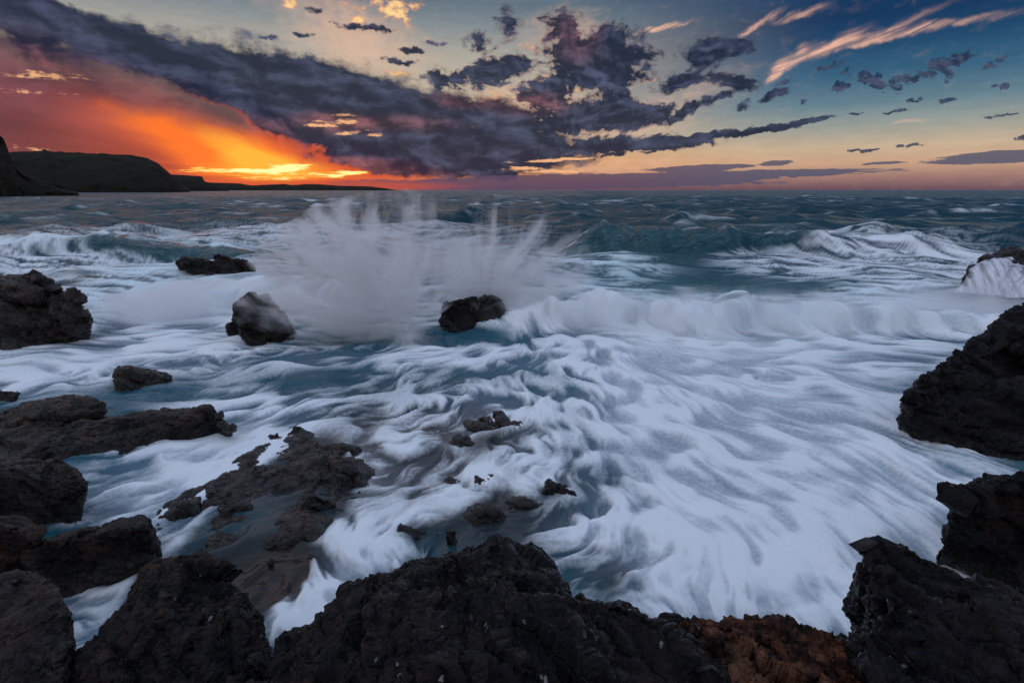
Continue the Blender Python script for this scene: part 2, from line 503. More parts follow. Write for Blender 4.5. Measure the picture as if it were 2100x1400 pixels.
def worley3(p):
    """distance to the nearest and second nearest of one jittered point per cell, and a value of the nearest"""
    pi = np.floor(p).astype(np.int32)
    f1 = np.full(len(p), 9.0, np.float32)
    f2 = f1.copy()
    val = np.zeros(len(p), np.float32)
    tilt = val.copy()
    for i in (-1, 0, 1):
        for j in (-1, 0, 1):
            for k in (-1, 0, 1):
                c = pi + np.array([i, j, k])
                h = _PERM[_PERM[_PERM[c[:, 0] & 255] + (c[:, 1] & 255)] + (c[:, 2] & 255)]
                q = c + 0.5 + 0.38 * _G3[h] * 1.3
                d = np.sqrt(((q - p) ** 2).sum(1)).astype(np.float32)
                near = d < f1
                f2 = np.where(near, f1, np.minimum(f2, d))
                val = np.where(near, h / 255.0, val)
                tilt = np.where(near, ((p - q) * _G3[(h * 7 + 3) & 255]).sum(1), tilt)
                f1 = np.where(near, d, f1)
    return f1, f2, val, tilt


def sstep(x, a, b):
    t = np.clip((x - a) / (b - a), 0, 1)
    return t * t * (3 - 2 * t)


# ------------------------------------------------------------------ object helpers
def tag(o, label=None, cat=None, group=None, kind=None):
    if label:
        o['label'] = label
    if cat:
        o['category'] = cat
    if group:
        o['group'] = group
    if kind:
        o['kind'] = kind
    return o


def mesh_from_arrays(name, V, F, smooth=True):
    """V (n,3), F (m,k) all faces of k corners"""
    me = bpy.data.meshes.new(name)
    n, m, k = len(V), len(F), F.shape[1]
    me.vertices.add(n)
    me.vertices.foreach_set('co', np.ascontiguousarray(V, np.float32).ravel())
    me.loops.add(m * k)
    me.loops.foreach_set('vertex_index', np.ascontiguousarray(F, np.int32).ravel())
    me.polygons.add(m)
    me.polygons.foreach_set('loop_start', np.arange(m, dtype=np.int32) * k)
    me.polygons.foreach_set('loop_total', np.full(m, k, np.int32))
    me.polygons.foreach_set('use_smooth', np.full(m, smooth, bool))
    me.update(calc_edges=True)
    return me


def add_attr(me, name, data):
    a = me.attributes.new(name, 'FLOAT', 'POINT')
    a.data.foreach_set('value', np.ascontiguousarray(data, np.float32).ravel())


def add_obj(name, me, mat=None, parent=None):
    o = bpy.data.objects.new(name, me)
    COL.objects.link(o)
    if mat:
        me.materials.append(mat)
    if parent:
        o.parent = parent
    return o


def new_mat(name):
    m = bpy.data.materials.new(name)
    m.use_nodes = True
    m.node_tree.nodes.clear()
    t = NT(m.node_tree)
    out = t.n.new('ShaderNodeOutputMaterial')
    return m, t, out


def principled(t, **kw):
    b = t.n.new('ShaderNodeBsdfPrincipled')
    for k, v in kw.items():
        t.put(b.inputs[k.replace('_', ' ')], v)
    return b


def bump(t, h, strength=1.0, dist=0.02, normal=None):
    n = t.n.new('ShaderNodeBump')
    n.inputs['Strength'].default_value = strength
    n.inputs['Distance'].default_value = dist
    t.put(n.inputs['Height'], h)
    if normal is not None:
        t.put(n.inputs['Normal'], normal)
    return n.outputs[0]


# ------------------------------------------------------------------ the sea
# one sheet from the shore to beyond the horizon; its mesh gets coarser with distance
DU = 0.0028
PHI = np.arange(-1.05, 1.05 + DU, DU)
R0 = 1.8
NR = int(math.log(66.0 / R0) / DU)
u_full = np.arange(NR) * DU
Rf = R0 * np.exp(u_full)
RR, PP = (a_.astype(np.float32) for a_ in np.meshgrid(Rf, PHI, indexing='ij'))
GX, GY = RR * np.sin(PP), RR * np.cos(PP)


def project(X, Y, Z=0.0):
    dz = Z - CAM_H
    f = np.maximum(Y * CP - dz * SP, 0.05)
    return 1050 + 1050 * X / f, 700 - 1050 * (Y * SP + dz * CP) / f


def gsum(PX, PY, items):
    s = 0.0
    for (x, y, a, b, rot, w) in items:
        r = math.radians(rot)
        c, sn = math.cos(r), math.sin(r)
        d1 = ((PX - x) * c + (PY - y) * sn) / a
        d2 = (-(PX - x) * sn + (PY - y) * c) / b
        s = s + w * np.exp(-(d1 * d1 + d2 * d2))
    return s


# wave crests rolling in: centre line y(x), height h(x), back and front widths
def breaker(X, Y):
    """height, whiteness of the face, forward throw"""
    H = np.zeros_like(X)
    white = np.zeros_like(X)
    thr = np.zeros_like(X)
    clear = np.zeros_like(X)
    n = fbm2(X * 0.35 + 5, Y * 0.1, 3)
    n2 = fbm2(X * 1.1 + 5, Y * 0.3 + 9, 3)

    def add(yc, h, back, front, wl, cl, throw):
        nonlocal H, white, thr, clear
        d = yc - Y
        prof = np.where(d < 0, np.exp(-(d / back) ** 2), np.exp(-(np.maximum(d, 0) / front) ** 2.4))
        hh = h * prof
        H = H + hh
        face = np.exp(-((d - front * 0.45) / (front * 0.8)) ** 2)
        white = np.maximum(white, wl * face)
        clear = np.maximum(clear, cl * np.exp(-((d - front * 0.35) / (front * 0.75)) ** 2))
        white = np.maximum(white, 0.75 * cl * np.exp(-((d + 0.15) / (0.16 * back)) ** 2))
        thr = thr + throw * hh
    # the breaker that falls across the cove
    yc = 12.75 + 0.9 * n + 0.35 * n2 - 0.012 * (X - 4) ** 2
    h = 0.62 * sstep(X, -1.6, 1.2) * (1 - 0.45 * sstep(X, 8.0, 12.5)) * (1 + 0.38 * n2 + 0.12 * fbm2(X * 3.1, Y * 0.8, 3))
    add(yc, h, 1.5, 0.75, sstep(X, -0.8, 1.5), 0.0 * X, 0.45)
    # its left shoulder running in past the rocks
    yc = 15.6 + 0.8 * n + 0.15 * (X + 9)
    h = 0.62 * sstep(X, -13.0, -10.5) * (1 - sstep(X, -5.5, -3.5)) * (1 + 0.3 * n2)
    add(yc, h, 2.2, 1.6, 0.9 * sstep(X, -13, -10) * (1 - sstep(X, -5, -3)), 0.3 + 0 * X, 0.2)
    # clear green wave standing up behind, broken on its right
    yc = 28.2 + 1.6 * n + 0.4 * n2 - 0.03 * (X - 10)
    h = 1.38 * sstep(X, 2.0, 5.5) * (1 - 0.6 * sstep(X, 13, 22)) * (1 + 0.22 * n2)
    add(yc, h, 3.2, 1.7, 0.34 * sstep(X, 12.5, 17.5), 1.0 * sstep(X, 1.5, 5) * (1 - sstep(X, 13, 18)), 0.45)
    # the left wave
    yc = 27.6 + 1.2 * n
    h = 0.62 * (1 - sstep(X, -15.5, -12.5)) * (1 + 0.2 * n2)
    add(yc, h, 2.6, 1.6, 1.1 * (1 - sstep(X, -24.5, -20.5)) * sstep(yc - Y, -1.5, 0.2), 0.8 * (1 - sstep(X, -15, -12.5)), 0.4)
    return H, white, thr, clear


# wind sea: many small waves
_rw = np.random.default_rng(3)
_WL = np.exp(_rw.uniform(math.log(0.35), math.log(22.0), 64))
_WD = _rw.normal(0.25, 0.75, 64) + math.pi * 1.5            # travelling towards the shore
_WPH = _rw.uniform(0, 6.283, 64)


def windsea(X, Y, cell, near):
    Z = np.zeros_like(X)
    DX = np.zeros_like(X)
    DY = np.zeros_like(X)
    for L, D, ph in zip(_WL, _WD, _WPH):
        k = 2 * math.pi / L
        a = 0.0062 * L ** 0.85
        fade = np.clip((L / cell - 2.5) / 3.0, 0, 1) * (near if L > 1.5 else 1.0)
        t = k * (X * math.cos(D) + Y * math.sin(D)) + ph
        s = np.sin(t) * a * fade
        Z += np.cos(t) * a * fade
        DX -= math.cos(D) * s * 0.9
        DY -= math.sin(D) * s * 0.9
    return Z, DX, DY


PXf, PYf = project(GX, GY, 0.0)

# --- how much of the water is foam, where (read off the photograph, kept as a map of the cove)
cover = 0.10 + gsum(PXf, PYf, [
    (1500, 880, 360, 190, 12, .72), (1700, 960, 220, 160, 20, .35), (1600, 1130, 300, 170, 10, .62), (1300, 780, 260, 70, 5, .30), (1750, 800, 150, 60, 15, .25),
    (1450, 1010, 160, 100, 0, .25), (1900, 1000, 110, 90, 40, .15), (2000, 1150, 90, 60, 40, .3),
    (420, 950, 190, 100, -22, .66), (260, 1010, 110, 50, -25, .4), (240, 1160, 150, 50, -35, .5), (200, 1270, 90, 60, -50, .6), (560, 850, 180, 70, -12, .35),
    (860, 880, 190, 90, -10, .30), (760, 960, 90, 80, 0, .25), (700, 1180, 150, 80, -40, .72), (610, 1260, 60, 50, -40, .5), (900, 1060, 110, 40, -40, .28), (1000, 830, 150, 70, 20, .25),
    (180, 740, 260, 36, -6, .60), (60, 780, 160, 36, -6, .40), (320, 620, 190, 70, -5, .72), (470, 700, 120, 40, -12, .4), (700, 740, 200, 30, 0, .35), (900, 730, 220, 26, 4, .30),
    (1450, 700, 420, 36, 3, .50), (1880, 630, 200, 60, -3, .70), (1300, 610, 160, 40, 0, .15), (1250, 545, 120, 14, 4, .42), (1650, 545, 200, 18, 6, .24), (1900, 540, 160, 18, 0, .22), (1750, 480, 260, 22, 0, .20),
    (880, 640, 260, 50, 0, .15), (1000, 990, 160, 80, 0, .26), (1500, 560, 420, 40, 3, .16), (1850, 520, 260, 40, 0, .14), (1250, 580, 150, 20, 0, .2), (1110, 1010, 80, 90, 60, .12), (150, 545, 260, 20, 0, .40), (330, 462, 520, 40, 0, .42), (800, 480, 300, 40, 0, .02), (1200, 1080, 140, 60, 30, .3), (1330, 1190, 120, 70, 30, .35),  # wide far-left patch: part froth, part white standing in for reflected sky sheen
])
# bare patches: rock shows or the water is clear
cover = cover - gsum(PXf, PYf, [
    (1000, 900, 90, 34, -30, .34), (1040, 1045, 140, 50, -8, .34), (1150, 1010, 60, 50, 0, .30), (880, 1095, 100, 26, -10, .40), (640, 780, 140, 30, -14, .34), (980, 775, 130, 24, 0, .26),
    (540, 1190, 95, 48, -20, .95), (1270, 990, 70, 30, 20, .38), (1270, 1180, 60, 60, 40, .40), (1180, 860, 55, 45, 60, .20), (640, 950, 150, 70, -30, .34), (520, 1030, 130, 50, -28, .40), (600, 1060, 110, 36, -20, .30),
    (880, 1190, 10, 10, 0, .1), (1720, 830, 80, 26, 20, .40), (1880, 930, 90, 26, 22, .36), (1590, 900, 60, 18, 25, .22), (1010, 690, 150, 20, 0, .35), (780, 700, 170, 22, 0, .35), (390, 880, 110, 10, -10, .3),
    (1450, 575, 260, 26, 4, .40), (1330, 510, 150, 30, 4, .5), (1160, 780, 120, 30, 10, .25), (1500, 770, 200, 14, 6, .2), (1020, 960, 120, 60, 0, .05), (1440, 930, 90, 20, 25, .12), (1480, 1080, 36, 60, 10, .25), (1640, 1180, 50, 50, 0, .18), (300, 1190, 60, 16, -30, .35),
])

cover = cover * (1 - 0.85 * sstep(RR, 36.0, 62.0)) - 0.07 * (1 - sstep(PXf, 1050, 1250)) * sstep(PYf, 690, 760)
# --- which way the water runs: it fans out towards the shore from the gap between the rocks
sx, sy = at_z(1130, 700, 0)[:2]
VX, VY = GX - sx, GY - sy - 1.5
near_w = 1 - sstep(RR, 10.5, 12.5)
l = np.hypot(VX, VY) + 1e-6
VX, VY = VX / l, VY / l
far_x, far_y = np.full_like(GX, 1.0), -0.12 * np.sign(GX) - 0.05
leftpull = 1 - sstep(PXf, 250, 620)
VX = VX * near_w + far_x * (1 - near_w)
VY = VY * near_w + far_y * (1 - near_w)
VX = VX - 0.5 * leftpull * near_w
calm = sstep(PXf, 1120, 1420) * sstep(PYf, 690, 760)            # the broad white cove on the right
# swirls (curl of a noise potential)
def swirl(lam, amp, seed):
    e = 0.02 * lam
    f = lambda x, y: fbm2(x / lam + seed, y / lam - seed, 2)
    p0 = f(GX, GY)
    return amp * (f(GX, GY + e) - p0) / e * lam, -amp * (f(GX + e, GY) - p0) / e * lam
s1 = swirl(1.3, 0.42, 3.3)
s2 = swirl(0.45, 0.20, 8.1)
s3 = swirl(4.5, 0.30, 1.7)
s1 = (s1[0] * (1 - .55 * calm), s1[1] * (1 - .55 * calm))
s2 = (s2[0] * (1 - .85 * calm), s2[1] * (1 - .85 * calm))
VX = VX + (s1[0] + s2[0]) * (0.35 + 0.65 * near_w) + s3[0]
VY = VY + (s1[1] + s2[1]) * (0.35 + 0.65 * near_w) + s3[1]
# falling faces: water runs straight towards the shore
Hb_f, Wb_f, Tb_f, Cb_f = breaker(GX, GY)
fall = np.clip(np.maximum(Wb_f, Cb_f) * 1.3, 0, 1)
VX = VX * (1 - fall) + (0.12 * np.sin(GX * 1.7)) * fall
VY = VY * (1 - fall) - 1.0 * fall
# world velocity -> grid directions (log-polar grid is conformal)
sp, cp_ = np.sin(PP), np.cos(PP)
# eddies that carry the foam (swirl stronger than drift), in grid cells
e1, e2 = swirl(1.8, 0.62, 5.5), swirl(0.6, 0.26, 2.2)
e1 = (e1[0] * (1 - .4 * calm), e1[1] * (1 - .4 * calm))
e2 = (e2[0] * (1 - .85 * calm), e2[1] * (1 - .85 * calm))
ex = (VX * 0.55 + (e1[0] + e2[0]) * (1 - 0.8 * fall) * (0.4 + 0.6 * near_w))
ey = (VY * 0.55 + (e1[1] + e2[1]) * (1 - 0.8 * fall) * (0.4 + 0.6 * near_w))
el_ = np.maximum(np.hypot(ex, ey), 1.0)
er = ((ex * sp + ey * cp_) / el_).astype(np.float32)
ep = ((ex * cp_ - ey * sp) / el_).astype(np.float32)
vr = VX * sp + VY * cp_
vp = VX * cp_ - VY * sp
l = np.hypot(vr, vp) + 1e-6
vr = (vr / l).astype(np.float32)
vp = (vp / l).astype(np.float32)


def drawn(field, n, step, decay=1.0):
    """smear a field along the flow, as the water does to its foam"""
    nr, nc = field.shape
    acc = field.copy()
    tot = 1.0
    for sgn in (1, -1):
        i = np.repeat(np.arange(nr, dtype=np.float32)[:, None], nc, 1)
        j = np.repeat(np.arange(nc, dtype=np.float32)[None, :], nr, 0)
        for k in range(n):
            ii = np.clip(i.astype(np.int32), 0, nr - 1)
            jj = np.clip(j.astype(np.int32), 0, nc - 1)
            i = i + sgn * step * vr[ii, jj]
            j = j + sgn * step * vp[ii, jj]
            ic = np.clip(i, 0, nr - 1.001)
            jc = np.clip(j, 0, nc - 1.001)
            i0 = ic.astype(np.int32)
            j0 = jc.astype(np.int32)
            fi, fj = ic - i0, jc - j0
            w = math.exp(-(k / (0.6 * n)) ** 2) * decay
            acc = acc + w * ((field[i0, j0] * (1 - fj) + field[i0, j0 + 1] * fj) * (1 - fi) + (field[i0 + 1, j0] * (1 - fj) + field[i0 + 1, j0 + 1] * fj) * fi)
            tot += w
    return acc / tot


def flat(f):
    """to an even 0..1 spread"""
    f = (f - f.mean()) / (f.std() + 1e-9)
    return 0.5 * (1 + np.tanh(f * 0.8))


def carried(n, step):
    """where each bit of the surface was before the eddies carried it: grid walk backwards along the flow"""
    nr, nc_ = GX.shape
    i = np.repeat(np.arange(nr, dtype=np.float32)[:, None], nc_, 1)
    j = np.repeat(np.arange(nc_, dtype=np.float32)[None, :], nr, 0)
    for k in range(n):
        ii = np.clip(i.astype(np.int32), 0, nr - 1)
        jj = np.clip(j.astype(np.int32), 0, nc_ - 1)
        i = i - step * er[ii, jj]
        j = j - step * ep[ii, jj]
    r = R0 * np.exp(i * DU)
    ph = PHI[0] + j * DU
    return r * np.sin(ph), r * np.cos(ph)


white_noise = _rng.normal(size=GX.shape).astype(np.float32)
BX, BY = carried(12, 3.0)
dye1 = fbm2(BX / 0.85, BY / 0.85, 5, 0.58).astype(np.float32)
dye2 = fbm2(BX / 0.42 + 31, BY / 0.42 - 7, 4, 0.6).astype(np.float32)
dye3 = fbm2(BX / 0.15 + 11, BY / 0.15 + 5, 3, 0.6).astype(np.float32)
big = fbm2(BX / 1.7 + 3, BY / 1.7 + 8, 4, 0.55).astype(np.float32)
dye1 = dye1 * (1 - 0.6 * calm) + big * 0.6 * calm
L1 = flat(drawn(dye1, 6, 2.0))
L2 = flat(drawn(dye2, 6, 1.8))
L3 = flat(drawn(white_noise, 7, 1.3))
L4 = flat(drawn(dye3, 7, 1.9)) * (1 - calm) + flat(drawn(dye3, 16, 2.4)) * calm
lace = np.clip(1 - np.abs(L2 - 0.5) * 3.6, 0, 1) ** 1.6                # thin foam lines
lace = np.maximum(lace, 0.7 * np.clip(1 - np.abs(L4 - 0.5) * 3.4, 0, 1) ** 1.6)
lace = drawn(lace.astype(np.float32), 3, 1.4)
lace1 = np.clip(1 - np.abs(L1 - 0.52) * 4.2, 0, 1) ** 1.5
mixn = flat(0.8 * (L1 - .5) + 0.55 * (L2 - .5) + 0.50 * (L4 - .5) + 0.07 * (L3 - .5))
cov = np.clip(cover + 0.95 * Wb_f * (0.7 + 0.3 * L2) - 0.45 * Cb_f, 0.0, 1.0)
cov = np.minimum(cov, 0.92 - 0.26 * calm)
swing = (0.85 + 0.2 * (1 - calm)) * (1 - np.abs(2 * cov - 1)) + 0.55
foam_f = cov * 0.98 - 0.06 + swing * 0.55 * (mixn - 0.5) * 1.6 + (0.30 * lace + 0.16 * lace1) * sstep(cov, 0.06, 0.3) * (1 - 0.6 * cov) + 0.03 * (L3 - .5)
foam_f = np.clip(foam_f, 0, 0.97)
foam_f = foam_f + calm * 0.30 * np.clip(cov * 1.1 - foam_f, 0, 1)
foam_f *= sstep(cov, 0.02, 0.2)
shallow_f = np.clip(gsum(PXf, PYf, [(540, 1190, 170, 90, -20, 1.2), (1000, 1020, 260, 160, 0, .9), (650, 950, 240, 120, -20, .8), (300, 1200, 160, 70, -30, .5), (950, 860, 200, 60, 0, .5), (1280, 1170, 90, 90, 30, .6)]), 0, 1)
aqua_f = np.clip(gsum(PXf, PYf, [(1300, 600, 260, 45, 0, .9), (330, 590, 200, 50, -5, .8), (1650, 620, 260, 60, 0, .5), (1560, 470, 260, 20, 0, .5), (400, 505, 200, 22, 0, .6), (1250, 545, 160, 30, 0, .6), (1500, 900, 300, 100, 0, .12)]), 0, 1)

# --- rows of the mesh
rows = []
u, k = 0.0, 0
idx = 0
while idx < NR:
    r = Rf[idx]
    rows.append(idx)
    idx += 1 if r < 4.6 else 2 if r < 9.6 else 1 if r < 15.2 else 3 if r < 25 else 2 if r < 29.5 else 3
rn = Rf[rows]
Zs, DXs, DYs = [], [], []
far_r = [Rf[rows[-1]]]
while far_r[-1] < 14000:
    far_r.append(far_r[-1] * (1 + (0.0075 if far_r[-1] < 300 else 0.03)))
far_r = np.array(far_r[1:])
near_r = np.geomspace(0.5, R0, 30)[:-1]           # under the shore rocks
allr = np.concatenate([near_r, rn, far_r])
AR, AP = (a_.astype(np.float32) for a_ in np.meshgrid(allr, PHI, indexing='ij'))
X, Y = AR * np.sin(AP), AR * np.cos(AP)
drow = np.gradient(allr)[:, None] * np.ones_like(X)
cell = np.maximum(drow, AR * DU)
nearf = 0.22 + 0.78 * sstep(AR, 9.0, 22.0)
Z, DX, DY = windsea(X, Y, cell, nearf)
Hb, Wb, Tb, Cb = breaker(X, Y)
gust = 0.75 + 0.5 * fbm2(X / 30, Y / 18, 2)
chop = 0.45 + 0.55 * sstep(AR, 6, 20) + 1.5 * sstep(AR, 18, 45)
Z = Z * gust * chop + Hb
X2 = X + DX * gust * chop
Y2 = Y + DY * gust * chop - Tb
nfr = len(rows)
ext = lambda f, fill: np.concatenate([np.repeat(f[:1], len(near_r), 0), f[rows], np.full((len(far_r), f.shape[1]), fill)], 0)
m1, m2, m3 = ext(L1, .5), ext(L2, .5), ext(L3, .5)
amp = 0.35 + 0.65 * (1 - sstep(AR, 10, 30))
Z = Z + amp * (0.085 * (m1 - .5) + 0.022 * (m2 - .5) + 0.0015 * (m3 - .5)) * (1 - 0.5 * np.clip(Wb, 0, 1))
Z = Z + 0.10 * np.clip(Wb, 0, 1) * (m1 - .5)
Y2 = Y2 - 0.08 * np.clip(Wb, 0, 1) * (m2 - .5)
# the sheet lies a little higher where foam is heaped up
FO = ext(foam_f, 0.0)
Z = Z + 0.03 * FO * amp
nc = len(PHI)
ii = np.arange(len(allr) - 1)[:, None] * nc + np.arange(nc - 1)[None, :]
F = np.stack([ii, ii + 1, ii + nc + 1, ii + nc], -1).reshape(-1, 4)
V = np.stack([X2, Y2, Z], -1).reshape(-1, 3)
me = mesh_from_arrays('sea', V, F)
add_attr(me, 'foam', FO)
add_attr(me, 'shallow', ext(shallow_f, 0.0))
add_attr(me, 'aqua', np.clip(ext(aqua_f, 0.0) + 0.35 * np.clip(Cb, 0, 1), 0, 1))
add_attr(me, 'milk', ext(sstep(cov, 0.10, 0.60) * (1 - 0.75 * shallow_f) * (0.72 + 0.28 * calm), 0.0))

mat, t, out = new_mat('sea_water')
tc = t.n.new('ShaderNodeTexCoord').outputs['Object']
foam = t.attr('foam').outputs['Fac']
shal = t.attr('shallow').outputs['Fac']
aq = t.attr('aqua').outputs['Fac']
px_, py_, pz_ = t.sep(tc)
dist = t.m('SQRT', t.m('MULTIPLY_ADD', px_, px_, t.m('MULTIPLY', py_, py_)))
# whitecaps and drawn foam out at sea
wcv = t.mapping(tc, rot=(0, 0, 0.2), scale=(0.09, 0.16, 0.0))
wc = t.noise(wcv, 1.0, 7.0, 0.68)
wcm = t.m('MULTIPLY', t.step(wc, 0.52, 0.70), t.step(pz_, -0.05, 0.45))
wcm = t.m('MULTIPLY', wcm, t.step(dist, 22.0, 45.0))
fo = t.m('MAXIMUM', foam, t.m('MULTIPLY', wcm, 0.75))
deep = t.mix(t.noise(t.mapping(tc, scale=(0.03, 0.05, 0.0)), 1.0, 3.0), (0.010, 0.072, 0.110), (0.024, 0.130, 0.170))
wcol = t.mix(shal, deep, (0.030, 0.022, 0.019))
wcol = t.mix(t.m('MULTIPLY', aq, 0.85), wcol, (0.085, 0.22, 0.25))
milk = t.attr('milk').outputs['Fac']
wcol = t.mix(t.m('MULTIPLY', milk, 0.8), wcol, (0.13, 0.20, 0.28))
# ripples
rip = t.noise(t.mapping(tc, scale=(1.0, 1.6, 1.0)), 2.2, 6.0, 0.62)
rip2 = t.noise(t.mapping(tc, scale=(0.16, 0.34, 0.1)), 1.0, 7.0, 0.66)
bn = bump(t, t.m('MULTIPLY', rip, t.step(dist, 4.0, 14.0, 0.16, 1.0)), 0.55, 0.10)
bn = bump(t, t.m('MULTIPLY', rip2, t.step(dist, 5.0, 40.0, 0.02, 1.0)), 1.0, 7.0, bn)
lacy = t.noise(t.mapping(tc, scale=(1, 1, 0.3)), 17.0, 5.0, 0.7)
half = t.m('MULTIPLY', t.m('MULTIPLY', fo, t.m('SUBTRACT', 1.0, fo)), 4.0)
fo = t.m('MULTIPLY_ADD', t.m('MULTIPLY', t.m('SUBTRACT', lacy, 0.5), half), 0.85, fo, clamp=True)
wat = principled(t, Base_Color=wcol, Roughness=t.step(dist, 15, 150, 0.14, 0.30), IOR=1.333)
wat.inputs['Specular IOR Level'].default_value = 0.40
t.put(wat.inputs['Normal'], bn)
fcol = t.mix(t.noise(tc, 1.2, 3.0), (0.82, 0.87, 0.91), (0.90, 0.92, 0.94))
fcol = t.mix(t.m('MULTIPLY', aq, 0.6), fcol, (0.50, 0.78, 0.83))
fm = principled(t, Base_Color=fcol, Roughness=0.65, IOR=1.33)
fm.inputs['Specular IOR Level'].default_value = 0.25
fb = bump(t, t.noise(tc, 14.0, 5.0, 0.6), 0.25, 0.02)
t.put(fm.inputs['Normal'], fb)
mx = t.n.new('ShaderNodeMixShader')
t.put(mx.inputs[0], fo)
t.l.new(wat.outputs[0], mx.inputs[1])
t.l.new(fm.outputs[0], mx.inputs[2])
t.l.new(mx.outputs[0], out.inputs[0])
sea = add_obj('sea', me, mat)
tag(sea, kind='structure')
print('sea', len(V), round(time.time() - T0, 1))


def wash_rocks(rocks):
    """foam collects and thickens round every rock that stands in the water"""
    hit = np.zeros(GX.shape, np.float32)
    for o, V, _ in rocks:
        w = V[(V[:, 2] > -0.12) & (V[:, 2] < 0.12)]
        r = np.hypot(w[:, 0], w[:, 1])
        i = np.round(np.log(np.maximum(r, R0) / R0) / DU).astype(int)
        j = np.round((np.arctan2(w[:, 0], w[:, 1]) - PHI[0]) / DU).astype(int)
        ok = (i >= 0) & (i < NR) & (j >= 0) & (j < nc)
        hit[i[ok], j[ok]] = 1.0
    prox = np.zeros_like(hit)
    for rad in (5, 12):
        b = hit.copy()
        for _ in range(3):
            for ax in (0, 1):
                c = np.cumsum(np.pad(b, [(rad + 1, rad) if a == ax else (0, 0) for a in (0, 1)]), axis=ax)
                n = b.shape[ax]
                b = (np.take(c, np.arange(2 * rad + 1, n + 2 * rad + 1), ax) - np.take(c, np.arange(0, n), ax)) / (2 * rad + 1)
        prox += 0.5 * np.clip(b * 2.5, 0, 1)
    f = np.clip(foam_f + prox * (0.15 + 0.75 * mixn) * sstep(cover, 0.05, 0.4) * 0.8, 0, 0.97)
    f = ext(f, 0.0)
    sea.data.attributes['foam'].data.foreach_set('value', np.ascontiguousarray(f, np.float32).ravel())

# ------------------------------------------------------------------ rocks
def rock_material(name, dark, light, accent=None, acc_amt=0.0, specks=0.0, rough=(0.36, 0.7), scale=1.0, strata=None, spec=0.22):
    mat, t, out = new_mat(name)
    tc = t.n.new('ShaderNodeTexCoord').outputs['Object']
    big = t.noise(tc, 1.6 * scale, 5.0, 0.6)
    med = t.noise(tc, 9.0 * scale, 7.0, 0.65)
    v = t.m('MULTIPLY_ADD', med, 0.6, t.m('MULTIPLY', big, 0.5))
    c = t.mix(t.step(v, 0.44, 0.70), dark, light)
    if accent:
        am = t.step(t.m('MULTIPLY_ADD', med, 0.5, t.noise(t.vm('ADD', tc, (7.7, 3.1, 1.3)), 2.3 * scale, 4.0, 0.6)), 0.72, 0.95)
        c = t.mix(t.m('MULTIPLY', am, acc_amt), c, accent)
    if specks:
        # barnacle and salt flecks in scattered clusters
        clus = t.step(t.noise(t.vm('ADD', tc, (3.3, 9.1, 4.0)), 3.2 * scale, 3.0, 0.6), 0.50, 0.68)
        vd = t.voro(t.vm('MULTIPLY_ADD', t.noise(tc, 30.0 * scale, 2.0, color=True), (0.03, 0.03, 0.03), t.vm('MULTIPLY', tc, (1.0, 0.55, 1.0))), 17.0 * scale)
        sp = t.m('MULTIPLY', t.m('LESS_THAN', vd, t.m('MULTIPLY', t.noise(tc, 11.0 * scale, 2.0), 0.26)), clus)
        c = t.mix(t.m('MULTIPLY', sp, specks), c, (0.42, 0.38, 0.38))
    crack = t.voro(t.vm('MULTIPLY_ADD', t.noise(tc, 5.0 * scale, 3.0, color=True), (0.12, 0.12, 0.12), tc), 5.5 * scale, 'DISTANCE_TO_EDGE')
    fine = t.noise(tc, 38.0 * scale, 6.0, 0.7)
    h = t.m('MULTIPLY_ADD', fine, 0.35, t.m('MULTIPLY_ADD', med, 1.0, t.m('MULTIPLY', t.step(crack, 0.0, 0.06), 0.16)))
    if strata:
        sv = t.vm('MULTIPLY', t.mapping(tc, rot=strata[0]), (1.2 * scale, 1.2 * scale, strata[1] * scale))
        h = t.m('MULTIPLY_ADD', t.noise(sv, 1.0, 6.0, 0.65), 1.2, h)
    b = bump(t, h, 1.0, 0.08 / scale)
    r = t.step(t.noise(t.vm('ADD', tc, (1, 5, 2)), 3.5 * scale, 5.0, 0.6), 0.35, 0.65, rough[0], rough[1])
    wet = t.attr('wet').outputs['Fac']
    r = t.m('MULTIPLY', r, t.m('MULTIPLY_ADD', wet, -0.62, 1.0))
    p = principled(t, Base_Color=c, Roughness=r, IOR=1.45)
    t.put(p.inputs['Specular IOR Level'], t.m('MULTIPLY_ADD', wet, 0.35, spec))
    t.put(p.inputs['Normal'], b)
    t.l.new(p.outputs[0], out.inputs[0])
    return mat


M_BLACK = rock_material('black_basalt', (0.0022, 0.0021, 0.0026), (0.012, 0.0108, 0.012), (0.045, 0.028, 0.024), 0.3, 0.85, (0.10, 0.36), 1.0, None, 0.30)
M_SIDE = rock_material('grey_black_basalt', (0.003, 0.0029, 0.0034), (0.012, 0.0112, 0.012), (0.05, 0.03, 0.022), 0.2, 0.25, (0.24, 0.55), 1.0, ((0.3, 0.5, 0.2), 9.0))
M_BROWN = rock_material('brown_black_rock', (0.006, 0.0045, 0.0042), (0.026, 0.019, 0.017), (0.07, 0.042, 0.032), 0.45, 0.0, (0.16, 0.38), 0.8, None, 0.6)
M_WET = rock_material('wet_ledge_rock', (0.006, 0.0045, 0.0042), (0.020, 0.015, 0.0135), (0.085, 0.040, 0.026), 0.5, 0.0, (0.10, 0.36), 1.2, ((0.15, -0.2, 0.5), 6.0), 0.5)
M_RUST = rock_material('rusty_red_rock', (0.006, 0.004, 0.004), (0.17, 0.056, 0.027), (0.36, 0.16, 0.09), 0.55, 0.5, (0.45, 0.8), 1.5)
M_SEAROCK = rock_material('wet_sea_rock', (0.005, 0.004, 0.004), (0.018, 0.0125, 0.011), None, 0, 0.0, (0.16, 0.45), 0.6)


